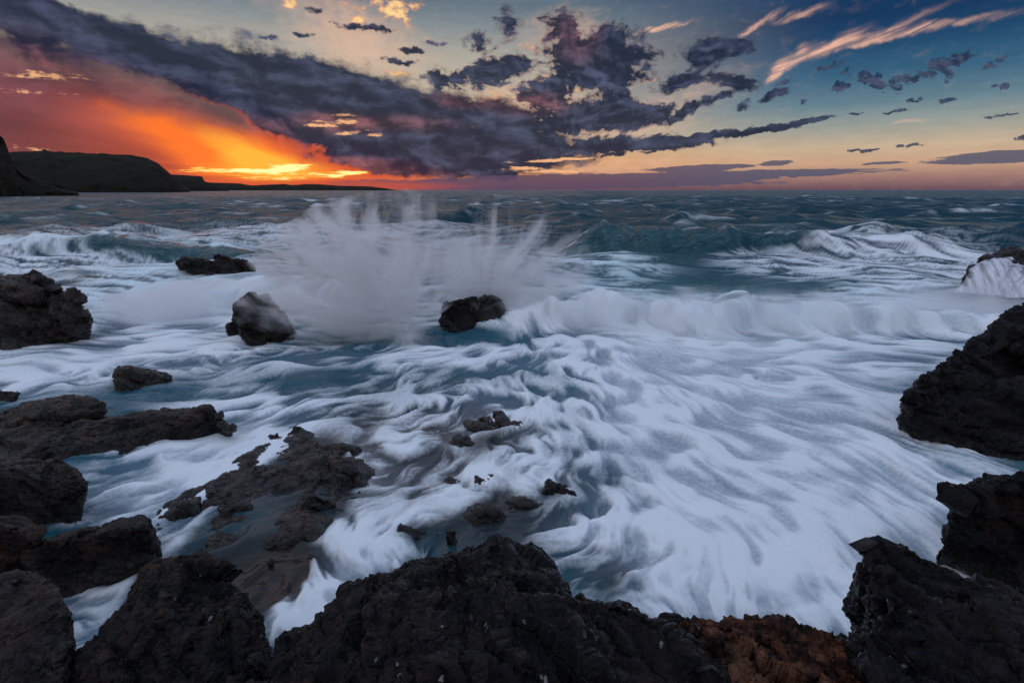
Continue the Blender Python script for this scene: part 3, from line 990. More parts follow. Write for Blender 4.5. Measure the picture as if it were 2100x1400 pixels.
def hull_mesh(groups):
    """one mesh holding the convex hull of each point group"""
    bm = bmesh.new()
    for pts in groups:
        b2 = bmesh.new()
        for p in pts:
            b2.verts.new([float(c) for c in p])
        bmesh.ops.convex_hull(b2, input=b2.verts)
        loose = [v for v in b2.verts if not v.link_faces]
        bmesh.ops.delete(b2, geom=loose, context='VERTS')
        tmp = bpy.data.meshes.new('tmp')
        b2.to_mesh(tmp)
        b2.free()
        bm.from_mesh(tmp)
        bpy.data.meshes.remove(tmp)
    bmesh.ops.recalc_face_normals(bm, faces=bm.faces)
    me = bpy.data.meshes.new('hull')
    bm.to_mesh(me)
    bm.free()
    return me


def voxel(me, size):
    o = bpy.data.objects.new('tmp_rock', me)
    COL.objects.link(o)
    md = o.modifiers.new('r', 'REMESH')
    md.mode = 'VOXEL'
    md.voxel_size = size
    md.use_smooth_shade = True
    dg = bpy.context.evaluated_depsgraph_get()
    ev = o.evaluated_get(dg)
    m2 = bpy.data.meshes.new_from_object(ev)
    bpy.data.objects.remove(o)
    return m2


def normals_of(V, F):
    a = V[F[:, 2]] - V[F[:, 0]]
    b = V[F[:, 3]] - V[F[:, 1]]
    fn = np.cross(a, b)
    N = np.zeros_like(V)
    for k in range(4):
        np.add.at(N, F[:, k], fn)
    return N / (np.linalg.norm(N, axis=1, keepdims=True) + 1e-12)


def smooth(V, F, it):
    E = np.concatenate([F[:, [0, 1]], F[:, [1, 2]], F[:, [2, 3]], F[:, [3, 0]]])
    for _ in range(it):
        S = np.zeros_like(V)
        C = np.zeros(len(V))
        np.add.at(S, E[:, 0], V[E[:, 1]])
        np.add.at(C, E[:, 0], 1)
        V = 0.4 * V + 0.6 * S / C[:, None]
    return V


ROCKS = []


def make_rock(label, groups, size, mat, lump=0.05, facet=0.05, grit=0.012, freq=1.0, soft=3, strata=None, zcut=-0.35, seed=0.0, group=None, name='rock', top=0.0, shrink=1.0):
    """size: voxel edge in metres; lump/facet/grit: heights of the three scales of relief in metres"""
    me = voxel(hull_mesh(groups), size)
    n = len(me.vertices)
    V = np.empty(n * 3)
    me.vertices.foreach_get('co', V)
    V = V.reshape(-1, 3)
    nl = len(me.loops)
    L = np.empty(nl, np.int32)
    me.loops.foreach_get('vertex_index', L)
    F = L.reshape(-1, 4)
    bpy.data.meshes.remove(me)
    V = smooth(V, F, soft)
    N = normals_of(V, F)
    P = V * freq + seed * 3.17
    # broad lumps
    V = V + N * (lump * 1.5 * fbm3(P * 1.0, 3) - 0.55 * (lump + facet) * shrink)[:, None]
    # bedding: relief is stretched along the layers and close-set across them
    ax, k = strata if strata is not None else ((0.5, 0.3, 0.8), 3.0)
    ax = np.array(ax, float) / np.linalg.norm(ax)
    Q = P + np.outer(P @ ax, ax) * (k - 1)
    wv = 0.30 * np.stack([fbm3(P * 1.6 + 9, 2), fbm3(P * 1.6 + 21, 2), fbm3(P * 1.6 + 33, 2)], 1)
    Q = Q + wv
    # fracture planes of mixed size
    f1, f2, val, tilt = worley3(Q * 0.95)
    V = V + N * (facet * 1.5 * (0.55 * (val - 0.5) * sstep(f2 - f1, 0.0, 0.25) + 1.0 * tilt))[:, None]
    f1, f2, val, tilt = worley3(Q * 2.3 + 5.0)
    V = V + N * (facet * 0.36 * ((val - 0.5) * sstep(f2 - f1, 0.0, 0.2) + 0.9 * tilt))[:, None]
    N = normals_of(V, F)
    # ledges and cracks
    rg = fbm3(Q * 1.7 + 3.0, 5, 0.56, True)
    V = V + N * (facet * 1.0 * (rg - 0.35))[:, None]
    st = fbm3(np.stack([Q[:, 0] * .5, Q[:, 1] * .5, Q[:, 2] * .5], 1) + np.outer(P @ ax, ax) * 4.0, 4, 0.6, True)
    V = V + N * (facet * 1.0 * (st - 0.3))[:, None]
    N = normals_of(V, F)
    V = V + N * (grit * (2.0 * (fbm3(Q * 9, 3, 0.62, True) - 0.25) + 0.9 * fbm3(P * 24, 2, 0.6)))[:, None]
    keep = (V[F, 2].max(1) > zcut)
    fc = V[F].mean(1)
    keep &= ~((fc[:, 1] < 1.15) & (fc[:, 2] < 0.85))          # never-seen underside below the photographer's feet
    F = F[keep]
    used = np.unique(F)
    remap = np.full(len(V), -1, np.int64)
    remap[used] = np.arange(len(used))
    V = V[used]
    F = remap[F]
    # origin at the base
    base = np.array([V[:, 0].mean(), V[:, 1].mean(), V[:, 2].min()])
    me = mesh_from_arrays(name, V - base, F)
    add_attr(me, 'wet', 1 - sstep(V[:, 2] + 0.10 * fbm3(P[used] * 2.0, 3), 0.04, 0.34 if top == 0 else top))
    o = add_obj(name, me, mat)
    o.location = base
    tag(o, label, 'rock', group)
    ROCKS.append((o, V, len(F)))
    return o


def crest(pts, thick, drop=0.25, zb=-0.5, front=None, spread=0.0):
    """points of one rock piece: crest line (px, py, Y) seen in the photo, a back side thick metres behind it,
    and a waterline or lower front edge (px, py, z)"""
    P = [at_y(*p) for p in pts]
    out = list(P)
    cx = np.mean([p[0] for p in P])
    for p in P:
        q = p.copy()
        q[1] += thick
        q[0] = (cx + (q[0] - cx) * 0.84) * q[1] / p[1]
        q[2] = max(q[2] - drop, zb + 0.1)
        out.append(q)
        out.append(np.array([q[0], q[1] + 0.1, zb]))
    for f in (front or []):
        b = at_z(f[0], f[1], f[2] if len(f) > 2 else 0.0)
        out.append(b)
        out.append(np.array([b[0] * 0.99, b[1] - 0.04, zb]))
    return out


# --- foreground: the big black boulder in the middle
g1 = crest([(690, 1222, 2.05), (760, 1172, 2.2), (850, 1141, 2.3), (940, 1119, 2.36), (1000, 1107, 2.38), (1062, 1107, 2.36), (1112, 1135, 2.28), (1150, 1172, 2.18), (1182, 1212, 2.05), (1230, 1264, 1.85), (1275, 1320, 1.65)],
           0.5, 0.5, 0.2, None)
g1 += [at_z(700, 1400, 1.62), at_z(850, 1400, 1.72), at_z(1050, 1400, 1.74), at_z(1250, 1400, 1.6), np.array([-0.6, 0.75, 1.45]), np.array([0.4, 0.75, 1.5]), np.array([-0.5, 0.75, 0.4]), np.array([0.4, 0.75, 0.4])]
g1b = crest([(440, 1388, 1.6), (520, 1312, 1.74), (600, 1268, 1.84), (700, 1226, 1.95), (760, 1236, 1.9)], 0.25, 0.5, 0.2)
g1b += [at_z(450, 1400, 1.36), at_z(760, 1400, 1.5), np.array([-0.9, 0.7, 1.2]), np.array([-0.4, 0.7, 1.3]), np.array([-0.9, 0.7, 0.4])]
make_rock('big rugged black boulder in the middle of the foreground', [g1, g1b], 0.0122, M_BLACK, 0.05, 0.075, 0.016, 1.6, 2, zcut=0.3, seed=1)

g2 = crest([(1180, 1238, 1.98), (1235, 1228, 2.0), (1290, 1233, 2.0), (1330, 1252, 1.95), (1375, 1264, 1.9), (1405, 1282, 1.85), (1445, 1306, 1.75), (1475, 1345, 1.62), (1500, 1395, 1.5)], 0.4, 0.4, 0.2)
g2 += [at_z(1250, 1400, 1.42), at_z(1500, 1410, 1.35), np.array([0.3, 0.8, 1.2]), np.array([0.65, 0.8, 1.2]), np.array([0.3, 0.8, 0.3]), np.array([0.7, 0.8, 0.3])]
make_rock('low black rock shoulder between the big boulder and the rusty rock', [g2], 0.0122, M_BLACK, 0.04, 0.062, 0.016, 1.8, 2, zcut=0.3, seed=2)

# --- foreground left: the pyramid-shaped rock
g3 = crest([(60, 1410, 1.75), (130, 1335, 1.92), (235, 1262, 2.1), (272, 1185, 2.3), (300, 1142, 2.42), (345, 1146, 2.42), (420, 1131, 2.45), (441, 1150, 2.4), (480, 1182, 2.3), (540, 1226, 2.15), (560, 1250, 2.05)], 0.4, 0.5, 0.1)
g3 += [at_z(350, 1260, 1.35), at_z(100, 1400, 1.05), at_z(430, 1400, 1.3), at_z(520, 1310, 1.15), np.array([-1.4, 0.9, 0.9]), np.array([-0.7, 0.9, 1.1]), np.array([-1.4, 0.9, 0.2]), np.array([-0.7, 0.9, 0.2])]
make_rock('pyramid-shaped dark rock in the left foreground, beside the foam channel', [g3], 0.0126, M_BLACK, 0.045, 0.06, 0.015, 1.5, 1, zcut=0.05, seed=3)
g4 = crest([(-120, 1190, 2.1), (0, 1160, 2.15), (60, 1158, 2.15), (100, 1186, 2.1), (126, 1240, 2.0), (112, 1325, 1.85), (84, 1348, 1.8)], 0.2, 0.5, 0.0)
g4 += [at_z(60, 1405, 0.95), at_z(-60, 1410, 0.95), np.array([-2.2, 1.0, 0.9]), np.array([-1.4, 1.0, 0.8]), np.array([-2.2, 1.0, 0.1]), np.array([-1.4, 1.0, 0.1])]
make_rock('rounded brown-black rock in the bottom left corner', [g4], 0.0135, M_BROWN, 0.05, 0.045, 0.012, 1.5, 4, zcut=-0.05, seed=4)

# --- foreground right
g5 = crest([(1395, 1268, 2.0), (1440, 1266, 2.02), (1560, 1254, 2.08), (1640, 1264, 2.08), (1700, 1286, 2.02), (1780, 1326, 1.92), (1800, 1390, 1.7)], 0.25, 0.3, 0.1)
g5 += [at_z(1480, 1400, 1.25), at_z(1760, 1400, 1.2), np.array([0.7, 0.9, 1.1]), np.array([1.3, 0.9, 1.0]), np.array([0.7, 0.9, 0.2]), np.array([1.3, 0.9, 0.2])]
make_rock('crumbly rusty red-brown rock at the bottom edge of the picture', [g5], 0.0112, M_RUST, 0.05, 0.06, 0.030, 2.4, 2, zcut=0.05, seed=5, shrink=0.6)
g6 = crest([(1766, 1100, 2.1), (1800, 1092, 2.14), (1830, 1110, 2.12), (1900, 1130, 2.1), (1990, 1171, 2.0), (2060, 1200, 1.95), (2140, 1218, 1.9), (1772, 1165, 1.95)], 0.3, 0.35, 0.1)
g6 += [at_z(1850, 1250, 1.42), at_z(1900, 1400, 1.5)]
g6b = crest([(1800, 1190, 1.9), (1770, 1222, 1.85), (1752, 1262, 1.8), (1756, 1312, 1.72), (1778, 1350, 1.65), (1990, 1180, 1.9), (2130, 1230, 1.85)], 0.3, 0.3, 0.1)
g6b += [at_z(1790, 1400, 1.42), at_z(2130, 1400, 1.6), np.array([1.2, 0.8, 1.2]), np.array([2.1, 0.8, 1.3]), np.array([1.2, 0.8, 0.2]), np.array([2.1, 0.8, 0.2])]
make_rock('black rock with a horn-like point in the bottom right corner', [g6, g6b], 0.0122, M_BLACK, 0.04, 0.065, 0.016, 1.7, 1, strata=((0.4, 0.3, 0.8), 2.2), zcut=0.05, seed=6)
g7 = crest([(1950, 1020, 3.25), (1990, 986, 3.4), (2050, 984, 3.4), (2130, 972, 3.4), (2200, 980, 3.4)], 0.7, 0.3, -0.4, [(1950, 1040), (1964, 1068), (2000, 1106), (2060, 1146), (2120, 1172), (2200, 1196)])
make_rock('dark rock at the right edge, just above the horned rock', [g7], 0.018, M_SIDE, 0.07, 0.07, 0.018, 1.1, 3, seed=7)
g8 = crest([(1852, 815, 6.1), (1885, 780, 6.3), (1930, 742, 6.6), (1976, 702, 6.9), (2003, 667, 7.2), (2062, 640, 7.4), (2130, 622, 7.5), (2260, 600, 7.6)], 1.2, 0.5, -0.5,
           [(1850, 848), (1872, 872), (1940, 905), (2020, 926), (2110, 942), (2260, 950)])
make_rock('large layered dark rock rising at the right edge beside the white foam', [g8], 0.034, M_SIDE, 0.10, 0.16, 0.03, 0.75, 3, strata=((0.25, 0.2, 0.9), 2.6), seed=8)

# --- left shore, from far to near
g9 = crest([(-140, 575, 11.4), (-60, 565, 11.4), (0, 562, 11.2), (28, 555, 11.2), (50, 551, 11.1), (60, 553, 11.1)], 1.4, 0.5, -0.5, [(-140, 735), (0, 728), (60, 716), (110, 704)])
g9b = crest([(52, 548, 11.0), (78, 548, 11.0), (88, 572, 10.9), (95, 600, 10.8), (40, 600, 10.8)], 0.8, 0.4, -0.5, [(60, 716), (115, 704), (20, 725)])
g9c = crest([(90, 572, 10.9), (118, 590, 10.8), (132, 603, 10.7), (126, 640, 10.6), (60, 640, 10.6)], 0.9, 0.4, -0.5, [(60, 716), (120, 705), (160, 695)])
g9d = crest([(140, 594, 10.5), (150, 592, 10.5), (165, 607, 10.5), (174, 628, 10.5), (160, 660, 10.4)], 0.7, 0.4, -0.5, [(110, 706), (165, 690)])
make_rock('tall craggy brown-black rock at the left edge, washed by milky water', [g9, g9b, g9c, g9d], 0.05, M_BROWN, 0.10, 0.17, 0.04, 0.8, 2, seed=9)
g10 = crest([(367, 530, 20.4), (385, 523, 20.6), (420, 527, 20.8), (438, 530, 20.8), (440, 548, 20.4)], 1.4, 0.3, -0.6, [(372, 560), (400, 563), (440, 566)])
g10b = crest([(436, 524, 20.5), (445, 518, 20.6), (456, 520, 20.7), (480, 530, 20.7), (505, 536, 20.5), (515, 546, 20.3)], 1.2, 0.3, -0.6, [(436, 565), (470, 566), (512, 560)])
make_rock('twin-humped dark rock standing alone in the surf, farthest out', [g10, g10b], 0.06, M_SEAROCK, 0.12, 0.2, 0.04, 0.7, 2, seed=10, group='sea rocks in the surf')
g11 = crest([(468, 640, 10.7), (474, 622, 10.9), (495, 607, 11.0), (525, 604, 11.1), (532, 595, 11.1), (552, 596, 11.1), (568, 610, 11.1), (590, 640, 11.0), (600, 665, 10.9)], 0.9, 0.3, -0.5, [(468, 680), (478, 702), (510, 712), (560, 705), (600, 690)])
make_rock('squat black rock with the spray bursting to its right', [g11], 0.036, M_SEAROCK, 0.07, 0.12, 0.03, 0.9, 3, seed=11, group='sea rocks in the surf')
g12 = crest([(902, 640, 12.0), (908, 622, 12.1), (940, 618, 12.2), (965, 608, 12.3), (995, 603, 12.3), (1020, 607, 12.3), (1038, 625, 12.2), (1044, 645, 12.0)], 1.0, 0.3, -0.5, [(900, 668), (930, 680), (985, 678), (1040, 662)])
g12b = crest([(1030, 640, 12.4), (1080, 636, 12.6), (1130, 640, 12.7), (1170, 655, 12.6)], 0.6, 0.2, -0.5, [(1035, 664), (1100, 668), (1165, 668)])
make_rock('wet black rock in the centre with spray shooting up above it', [g12, g12b], 0.04, M_SEAROCK, 0.06, 0.10, 0.03, 0.9, 4, seed=12, group='sea rocks in the surf')
g13 = crest([(224, 780, 7.9), (236, 757, 8.1), (265, 751, 8.2), (300, 753, 8.2), (335, 762, 8.2), (356, 768, 8.2)], 0.5, 0.15, -0.4, [(221, 790), (240, 799), (280, 802), (310, 795), (350, 776)])
make_rock('small dark rock alone in the foam, left of centre', [g13], 0.022, M_BROWN, 0.05, 0.07, 0.02, 1.2, 3, seed=13)
g14 = crest([(-60, 795, 7.6), (0, 796, 7.6), (25, 800, 7.55), (38, 806, 7.5)], 0.3, 0.1, -0.3, [(-60, 816), (0, 816), (30, 811)])
make_rock('reddish-brown sliver of rock touching the left edge', [g14], 0.02, M_WET, 0.03, 0.05, 0.015, 1.2, 3, seed=14)

# the long ledge
g15 = crest([(-150, 880, 6.3), (0, 858, 6.4), (60, 835, 6.5), (120, 826, 6.55), (180, 817, 6.6), (210, 826, 6.5), (216, 850, 6.35)], 0.5, 0.2, -0.3, [(-150, 930, .15), (0, 905, .15), (120, 880, .15), (210, 868, .1)])
make_rock('upper slab of the brown ledge on the left, nearest the small lone rock', [g15], 0.022, M_WET, 0.04, 0.085, 0.02, 1.2, 2, strata=((-0.2, 0.3, 0.9), 2.0), seed=15, shrink=0.5, group='ledges on the left shore')
g16 = crest([(-150, 910, 5.9), (0, 890, 6.0), (120, 872, 6.1), (240, 862, 6.1), (330, 850, 6.2), (390, 840, 6.3), (440, 836, 6.35), (462, 846, 6.3)], 0.35, 0.15, -0.3, [(-150, 980), (0, 952), (150, 935), (220, 905), (320, 898), (420, 885), (470, 878)])
g16b = crest([(440, 860, 6.2), (480, 868, 6.1), (470, 880, 6.0)], 0.3, 0.1, -0.3, [(430, 885), (485, 880)])
make_rock('long dark ledge running out from the left edge into the foam', [g16, g16b], 0.022, M_WET, 0.05, 0.085, 0.02, 1.1, 2, strata=((-0.2, 0.3, 0.9), 2.0), seed=16, shrink=0.4, group='ledges on the left shore')
g17 = crest([(-120, 965, 4.3), (0, 952, 4.4), (60, 940, 4.5), (120, 938, 4.55), (165, 955, 4.5), (178, 990, 4.35)], 0.5, 0.3, -0.3, [(-120, 1110), (0, 1080), (90, 1078), (150, 1065), (188, 1040)])
make_rock('rounded dark boulder at the left edge, below the long ledge', [g17], 0.017, M_BROWN, 0.05, 0.06, 0.016, 1.3, 4, seed=17)
g18 = crest([(-120, 1085, 3.3), (0, 1068, 3.35), (50, 1074, 3.35), (85, 1090, 3.3)], 0.35, 0.15, -0.2, [(-120, 1190, .1), (0, 1160, .1), (50, 1130, .05), (80, 1108, .05)])
make_rock('small brown rock at the left edge, between the boulder and the corner rock', [g18], 0.014, M_WET, 0.03, 0.045, 0.014, 1.5, 3, seed=18)
g19 = crest([(60, 1128, 3.3), (110, 1110, 3.42), (200, 1078, 3.62), (260, 1064, 3.7), (300, 1058, 3.75), (300, 1075, 3.65)], 0.08, 0.06, -0.2, [(40, 1150, .03), (100, 1176, .03), (170, 1166, .03), (245, 1112, .03), (300, 1086, .03)])
make_rock('low wet ledge with a rusty pool, above the pyramid-shaped rock', [g19], 0.014, M_WET, 0.03, 0.05, 0.014, 1.5, 3, seed=19, shrink=0.4, group='ledges on the left shore')

# the foam-washed shelf with pools: low, at the level of the water, so that foam lies in its hollows
g20 = [at_z(x, y, z) for x, y, z in [(300, 1070, -0.035), (400, 1025, 0.005), (470, 985, 0.015), (520, 940, 0.015), (560, 905, -0.005), (620, 895, -0.025), (700, 915, -0.055), (760, 950, -0.055), (755, 1000, -0.025), (690, 1060, -0.005), (640, 1095, -0.005), (560, 1120, -0.015), (450, 1140, -0.025), (380, 1130, -0.035), (320, 1110, -0.035)]]
g20 += [p * np.array([1, 1, 0]) + np.array([0, 0, -0.3]) for p in g20]
make_rock('broad foam-washed shelf with rusty pools left of centre', [g20], 0.014, M_WET, 0.10, 0.085, 0.014, 1.5, 3, strata=((-0.2, 0.3, 0.9), 1.6), zcut=-0.2, seed=20, shrink=0.1, group='ledges on the left shore')
SMALL = [
    (560, 903, .26, .20, .13, 'small dark stone with water pouring past, left one of the pair above the shelf', 21),
    (603, 893, .30, .2, .15, 'small dark stone with water pouring past, right one of the pair above the shelf', 22),
    (1005, 880, .62, .40, .16, 'dark rock breaking through foam in the middle of the cove', 23),
    (960, 915, .36, .26, .15, 'brownish stone in the foam just left of the mid-cove rock', 24),
    (1150, 1020, .36, .30, .20, 'round dark stone in the foam, behind the big boulder to the right', 25),
    (1000, 1062, .34, .2, .17, 'low brown stone awash, close behind the big boulder', 26),
    (1075, 1040, .40, .2, .12, 'flat brown stone awash between two darker stones', 27),
    (835, 1102, .24, .15, .13, 'small half-drowned brown stone at the left back of the big boulder', 28),
    (925, 1105, .18, .1, .11, 'pebble-sized brown stone just left of the boulder top', 29),
    (552, 1153, .10, .06, .05, 'tiny dark stone in the brown pool beside the pyramid-shaped rock', 30),
    (960, 990, .42, .22, .10, 'dark flat stone under thin water in the middle of the cove', 31),
    (480, 1060, .5, .3, .18, 'dark knob on the lower edge of the foam-washed shelf', 32),
    (640, 1050, .55, .3, .20, 'dark end knob of the foam-washed shelf', 33),
    (710, 985, .45, .3, .17, 'broken dark lump at the right end of the shelf', 34),
]
for (x, y, w, d, h, lab, sd) in SMALL:
    if sd in (23, 24, 25, 26, 27, 28, 31):
        w, d, h = w * 1.7, d * 1.7, h * 0.62
    c = at_z(x, y + 6, 0.0)
    rr = np.random.default_rng(sd)
    pts = []
    for k in range(9):
        a = 2 * math.pi * k / 9
        m = rr.uniform(.75, 1.1)
        pts.append(c + np.array([w * .5 * math.cos(a) * m, d * .5 * math.sin(a) * m + d * .4, -0.2]))
        pts.append(c + np.array([w * .42 * math.cos(a) * m, d * .42 * math.sin(a) * m + d * .4, h * rr.uniform(.2, .6)]))
    pts.append(c + np.array([rr.uniform(-.12, .12) * w, d * .4, h]))
    pts.append(c + np.array([rr.uniform(-.25, .25) * w, d * .5, h * .92]))
    make_rock(lab, [pts], max(0.009, w / 34), M_WET if sd not in (25,) else M_SEAROCK, w * .06, w * .12, w * .03, 0.5 / w + 0.6, 3, zcut=-0.15, seed=sd, group='stones awash in the cove')

# far right: the rock with water running off it
g40 = crest([(1996, 545, 17.0), (2010, 533, 17.2), (2040, 526, 17.4), (2062, 517, 17.6), (2100, 520, 17.6), (2200, 510, 17.6), (2300, 505, 17.6)], 2.0, 0.4, -0.5, [(1988, 590), (2040, 600), (2120, 606), (2300, 615)])
make_rock('brown rock at the right edge with white water cascading off it', [g40], 0.05, M_WET, 0.10, 0.16, 0.03, 0.8, 3, seed=40, shrink=0.0)
print('rocks', sum(r[2] for r in ROCKS), round(time.time() - T0, 1))

wash_rocks(ROCKS)
# ------------------------------------------------------------------ headlands and far hills
def land_material(name, a, b, scale):
    mat, t, out = new_mat(name)
    tc = t.n.new('ShaderNodeTexCoord').outputs['Object']
    n = t.noise(tc, 0.05 * scale, 7.0, 0.65)
    g = t.n.new('ShaderNodeNewGeometry').outputs['Normal']
    flatness = t.step(t.sep(g)[2], 0.45, 0.85)
    c = t.mix(t.step(n, 0.35, 0.65), a, b)
    c = t.mix(flatness, c, t.mix(t.step(n, 0.4, 0.6), (0.008, 0.009, 0.005), (0.015, 0.014, 0.009)))
    p = principled(t, Base_Color=c, Roughness=0.9)
    p.inputs['Specular IOR Level'].default_value = 0.1
    t.put(p.inputs['Normal'], bump(t, t.noise(tc, 0.2 * scale, 6.0, 0.7), 0.8, 3.0 / scale))
    t.l.new(p.outputs[0], out.inputs[0])
    return mat


def headland(name, label, profile, D, depth, slope, mat, rough, nx=220, ny=46):
    """profile: skyline points (px, py) at distance D; cliffs fall to the sea towards the viewer, the top runs back"""
    pts = np.array([at_y(x, y, D)[[0, 2]] for x, y in profile])
    o = np.argsort(pts[:, 0])
    pts = pts[o]
    x = np.linspace(pts[0, 0], pts[-1, 0], nx)
    top = np.interp(x, pts[:, 0], pts[:, 1])
    v = np.linspace(-1, 1, ny)
    X = np.repeat(x[None], ny, 0)
    H = np.repeat(top[None], ny, 0)
    vv = v[:, None]
    # section: cliff foot (-1) -> brow (0) -> slopes away (+1)
    sec = np.where(vv < 0, 1 - np.abs(vv) ** slope, 1 - 0.55 * vv ** 2)
    Y = D + np.where(vv < 0, vv * depth * 0.35 * (0.25 + H / max(top.max(), 1)), vv * depth)
    n = fbm2(X / rough[0], Y / rough[0], 5, 0.55)
    n2 = fbm2(X / (rough[0] * .3) + 7, (Y + H) / (rough[0] * .3), 4, 0.55)
    Z = H * sec + (rough[1] * n * (1 - sec) * 2.0 + rough[1] * 0.25 * n2) * np.clip(H / (0.3 * top.max()), 0, 1)
    Y = Y + rough[1] * 2.2 * n * (vv < 0)
    X = X * (Y / D)
    Z = Z * (Y / D)
    Z[0] = -3
    Z[-1] = -3
    V = np.stack([X, Y, Z], -1).reshape(-1, 3)
    base = np.array([V[:, 0].mean(), D, 0.0])
    ii = np.arange(ny - 1)[:, None] * nx + np.arange(nx - 1)[None]
    F = np.stack([ii, ii + 1, ii + nx + 1, ii + nx], -1).reshape(-1, 4)
    me = mesh_from_arrays(name, V - base, F, smooth=True)
    ob = add_obj(name, me, mat)
    ob.location = base
    tag(ob, label, 'headland', kind='structure')
    return ob


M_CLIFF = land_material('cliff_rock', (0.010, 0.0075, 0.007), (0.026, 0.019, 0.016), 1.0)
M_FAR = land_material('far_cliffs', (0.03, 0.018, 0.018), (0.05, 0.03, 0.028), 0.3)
headland('cliff_headland', 'dark near cliff with a rocky foot at the left edge of the horizon',
         [(-260, 250), (-120, 255), (-40, 268), (0, 280), (8, 288), (14, 300), (20, 318), (26, 338), (45, 355), (75, 366), (95, 376), (125, 384), (150, 389), (160, 392)], 320, 120, 1.6, M_CLIFF, (30, 6))
headland('cliff_headland', 'flat-topped dark headland with a rounded end below the orange glow',
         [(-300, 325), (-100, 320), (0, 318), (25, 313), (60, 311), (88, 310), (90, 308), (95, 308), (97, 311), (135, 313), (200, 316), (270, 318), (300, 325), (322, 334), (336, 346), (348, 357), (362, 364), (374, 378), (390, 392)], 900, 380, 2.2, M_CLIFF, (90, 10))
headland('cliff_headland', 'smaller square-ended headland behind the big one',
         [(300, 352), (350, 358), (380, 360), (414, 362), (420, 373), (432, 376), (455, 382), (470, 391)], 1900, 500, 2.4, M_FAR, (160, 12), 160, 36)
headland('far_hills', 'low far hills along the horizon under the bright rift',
         [(400, 372), (440, 375), (480, 376), (500, 378), (520, 381), (545, 379), (580, 378), (600, 380), (625, 378), (655, 378), (690, 381), (730, 382), (760, 383), (790, 386), (812, 390), (830, 392)], 5200, 1200, 2.0, M_FAR, (420, 24), 200, 30)

# ------------------------------------------------------------------ spray: drops and mist thrown up by the waves
def ball_mesh(name, rx, ry, rz, zmin):
    bm = bmesh.new()
    bmesh.ops.create_icosphere(bm, subdivisions=3, radius=1.0)
    for v in bm.verts:
        v.co.x *= rx
        v.co.y *= ry
        v.co.z = max(v.co.z * rz, zmin)
    me = bpy.data.meshes.new(name)
    bm.to_mesh(me)
    bm.free()
    return me


def spray_burst(label, origin, jets, size, dens, core, seed):
    """jets: (direction, length, tightness); mist thrown out along them from the origin, drawn into rays"""
    mat, t, out = new_mat('spray')
    tc = t.n.new('ShaderNodeTexCoord').outputs['Object']
    r = t.vm('LENGTH', tc)
    d = t.vm('NORMALIZE', tc)
    R = core
    for (jd, L, k) in jets:
        jd = np.array(jd, float)
        jd = jd / np.linalg.norm(jd)
        dp = t.m('MAXIMUM', t.vm('DOT_PRODUCT', d, tuple(jd)), 0.0)
        R = t.m('MULTIPLY_ADD', t.m('POWER', dp, k), L, R)
    bend = t.vm('MULTIPLY_ADD', t.vm('SUBTRACT', t.noise(tc, 0.9, 2.0, 0.5, color=True), (0.5, 0.5, 0.5)), (0.35, 0.35, 0.35), d)
    rays = t.noise(t.vm('MULTIPLY_ADD', bend, (5.0, 3.0, 5.0), (seed, seed, seed)), 1.0, 6.0, 0.72)
    R = t.m('MULTIPLY', R, t.step(rays, 0.30, 0.70, 0.50, 1.35))
    q = t.m('DIVIDE', r, R)
    body = t.m('POWER', t.m('SUBTRACT', 1.0, q, clamp=True), 1.1)
    clump = t.step(t.noise(t.vm('ADD', tc, (seed, 0, 0)), 2.2, 3.0, 0.6), 0.32, 0.68, 0.25, 1.3)
    den = t.m('MULTIPLY', t.m('MULTIPLY', body, clump), t.m('MULTIPLY', t.step(rays, 0.32, 0.68, 0.16, 1.6), dens))
    v = t.n.new('ShaderNodeVolumePrincipled')
    v.inputs['Color'].default_value = (0.985, 0.992, 1.0, 1)
    v.inputs['Anisotropy'].default_value = 0.45
    t.put(v.inputs['Density'], den)
    t.l.new(v.outputs[0], out.inputs['Volume'])
    mat.cycles.volume_step_rate = 0.35
    o = add_obj('sea_spray', ball_mesh('sea_spray', *size), mat)
    o.location = origin
    tag(o, label, 'spray', kind='stuff')
    return o


def toward(o, px, py, dy=0.0):
    p = at_y(px, py, o[1] + dy)
    return p - o


OA = at_y(835, 682, 11.0)
OB = at_y(985, 636, 12.5)
ja = [(toward(OA, 600, 500, -.3), 2.9, 12), (toward(OA, 540, 630, -.4), 2.9, 16), (toward(OA, 720, 450, 0), 2.1, 16), (toward(OA, 850, 430, .3), 2.3, 22), (toward(OA, 930, 560, 0), 1.0, 10), (toward(OA, 840, 705, -0.8), .6, 6)]
spray_burst('fan of white spray bursting to the left from between the sea rocks', OA, ja, (3.9, 1.4, 3.1, -0.35), 8.5, 0.45, 3.0)
jb = [(toward(OB, 960, 480, 0), 0.9, 14), (toward(OB, 1005, 470, .2), 0.8, 18), (toward(OB, 1110, 440, .3), 1.5, 9), (toward(OB, 1130, 560, .2), 1.2, 8), (toward(OB, 900, 520, 0), 0.9, 12), (toward(OB, 1250, 620, 0), 1.6, 8)]
spray_burst('plume of white spray shooting up behind the centre rock', OB, jb, (3.4, 1.3, 3.2, -0.3), 8.0, 0.45, 11.0)


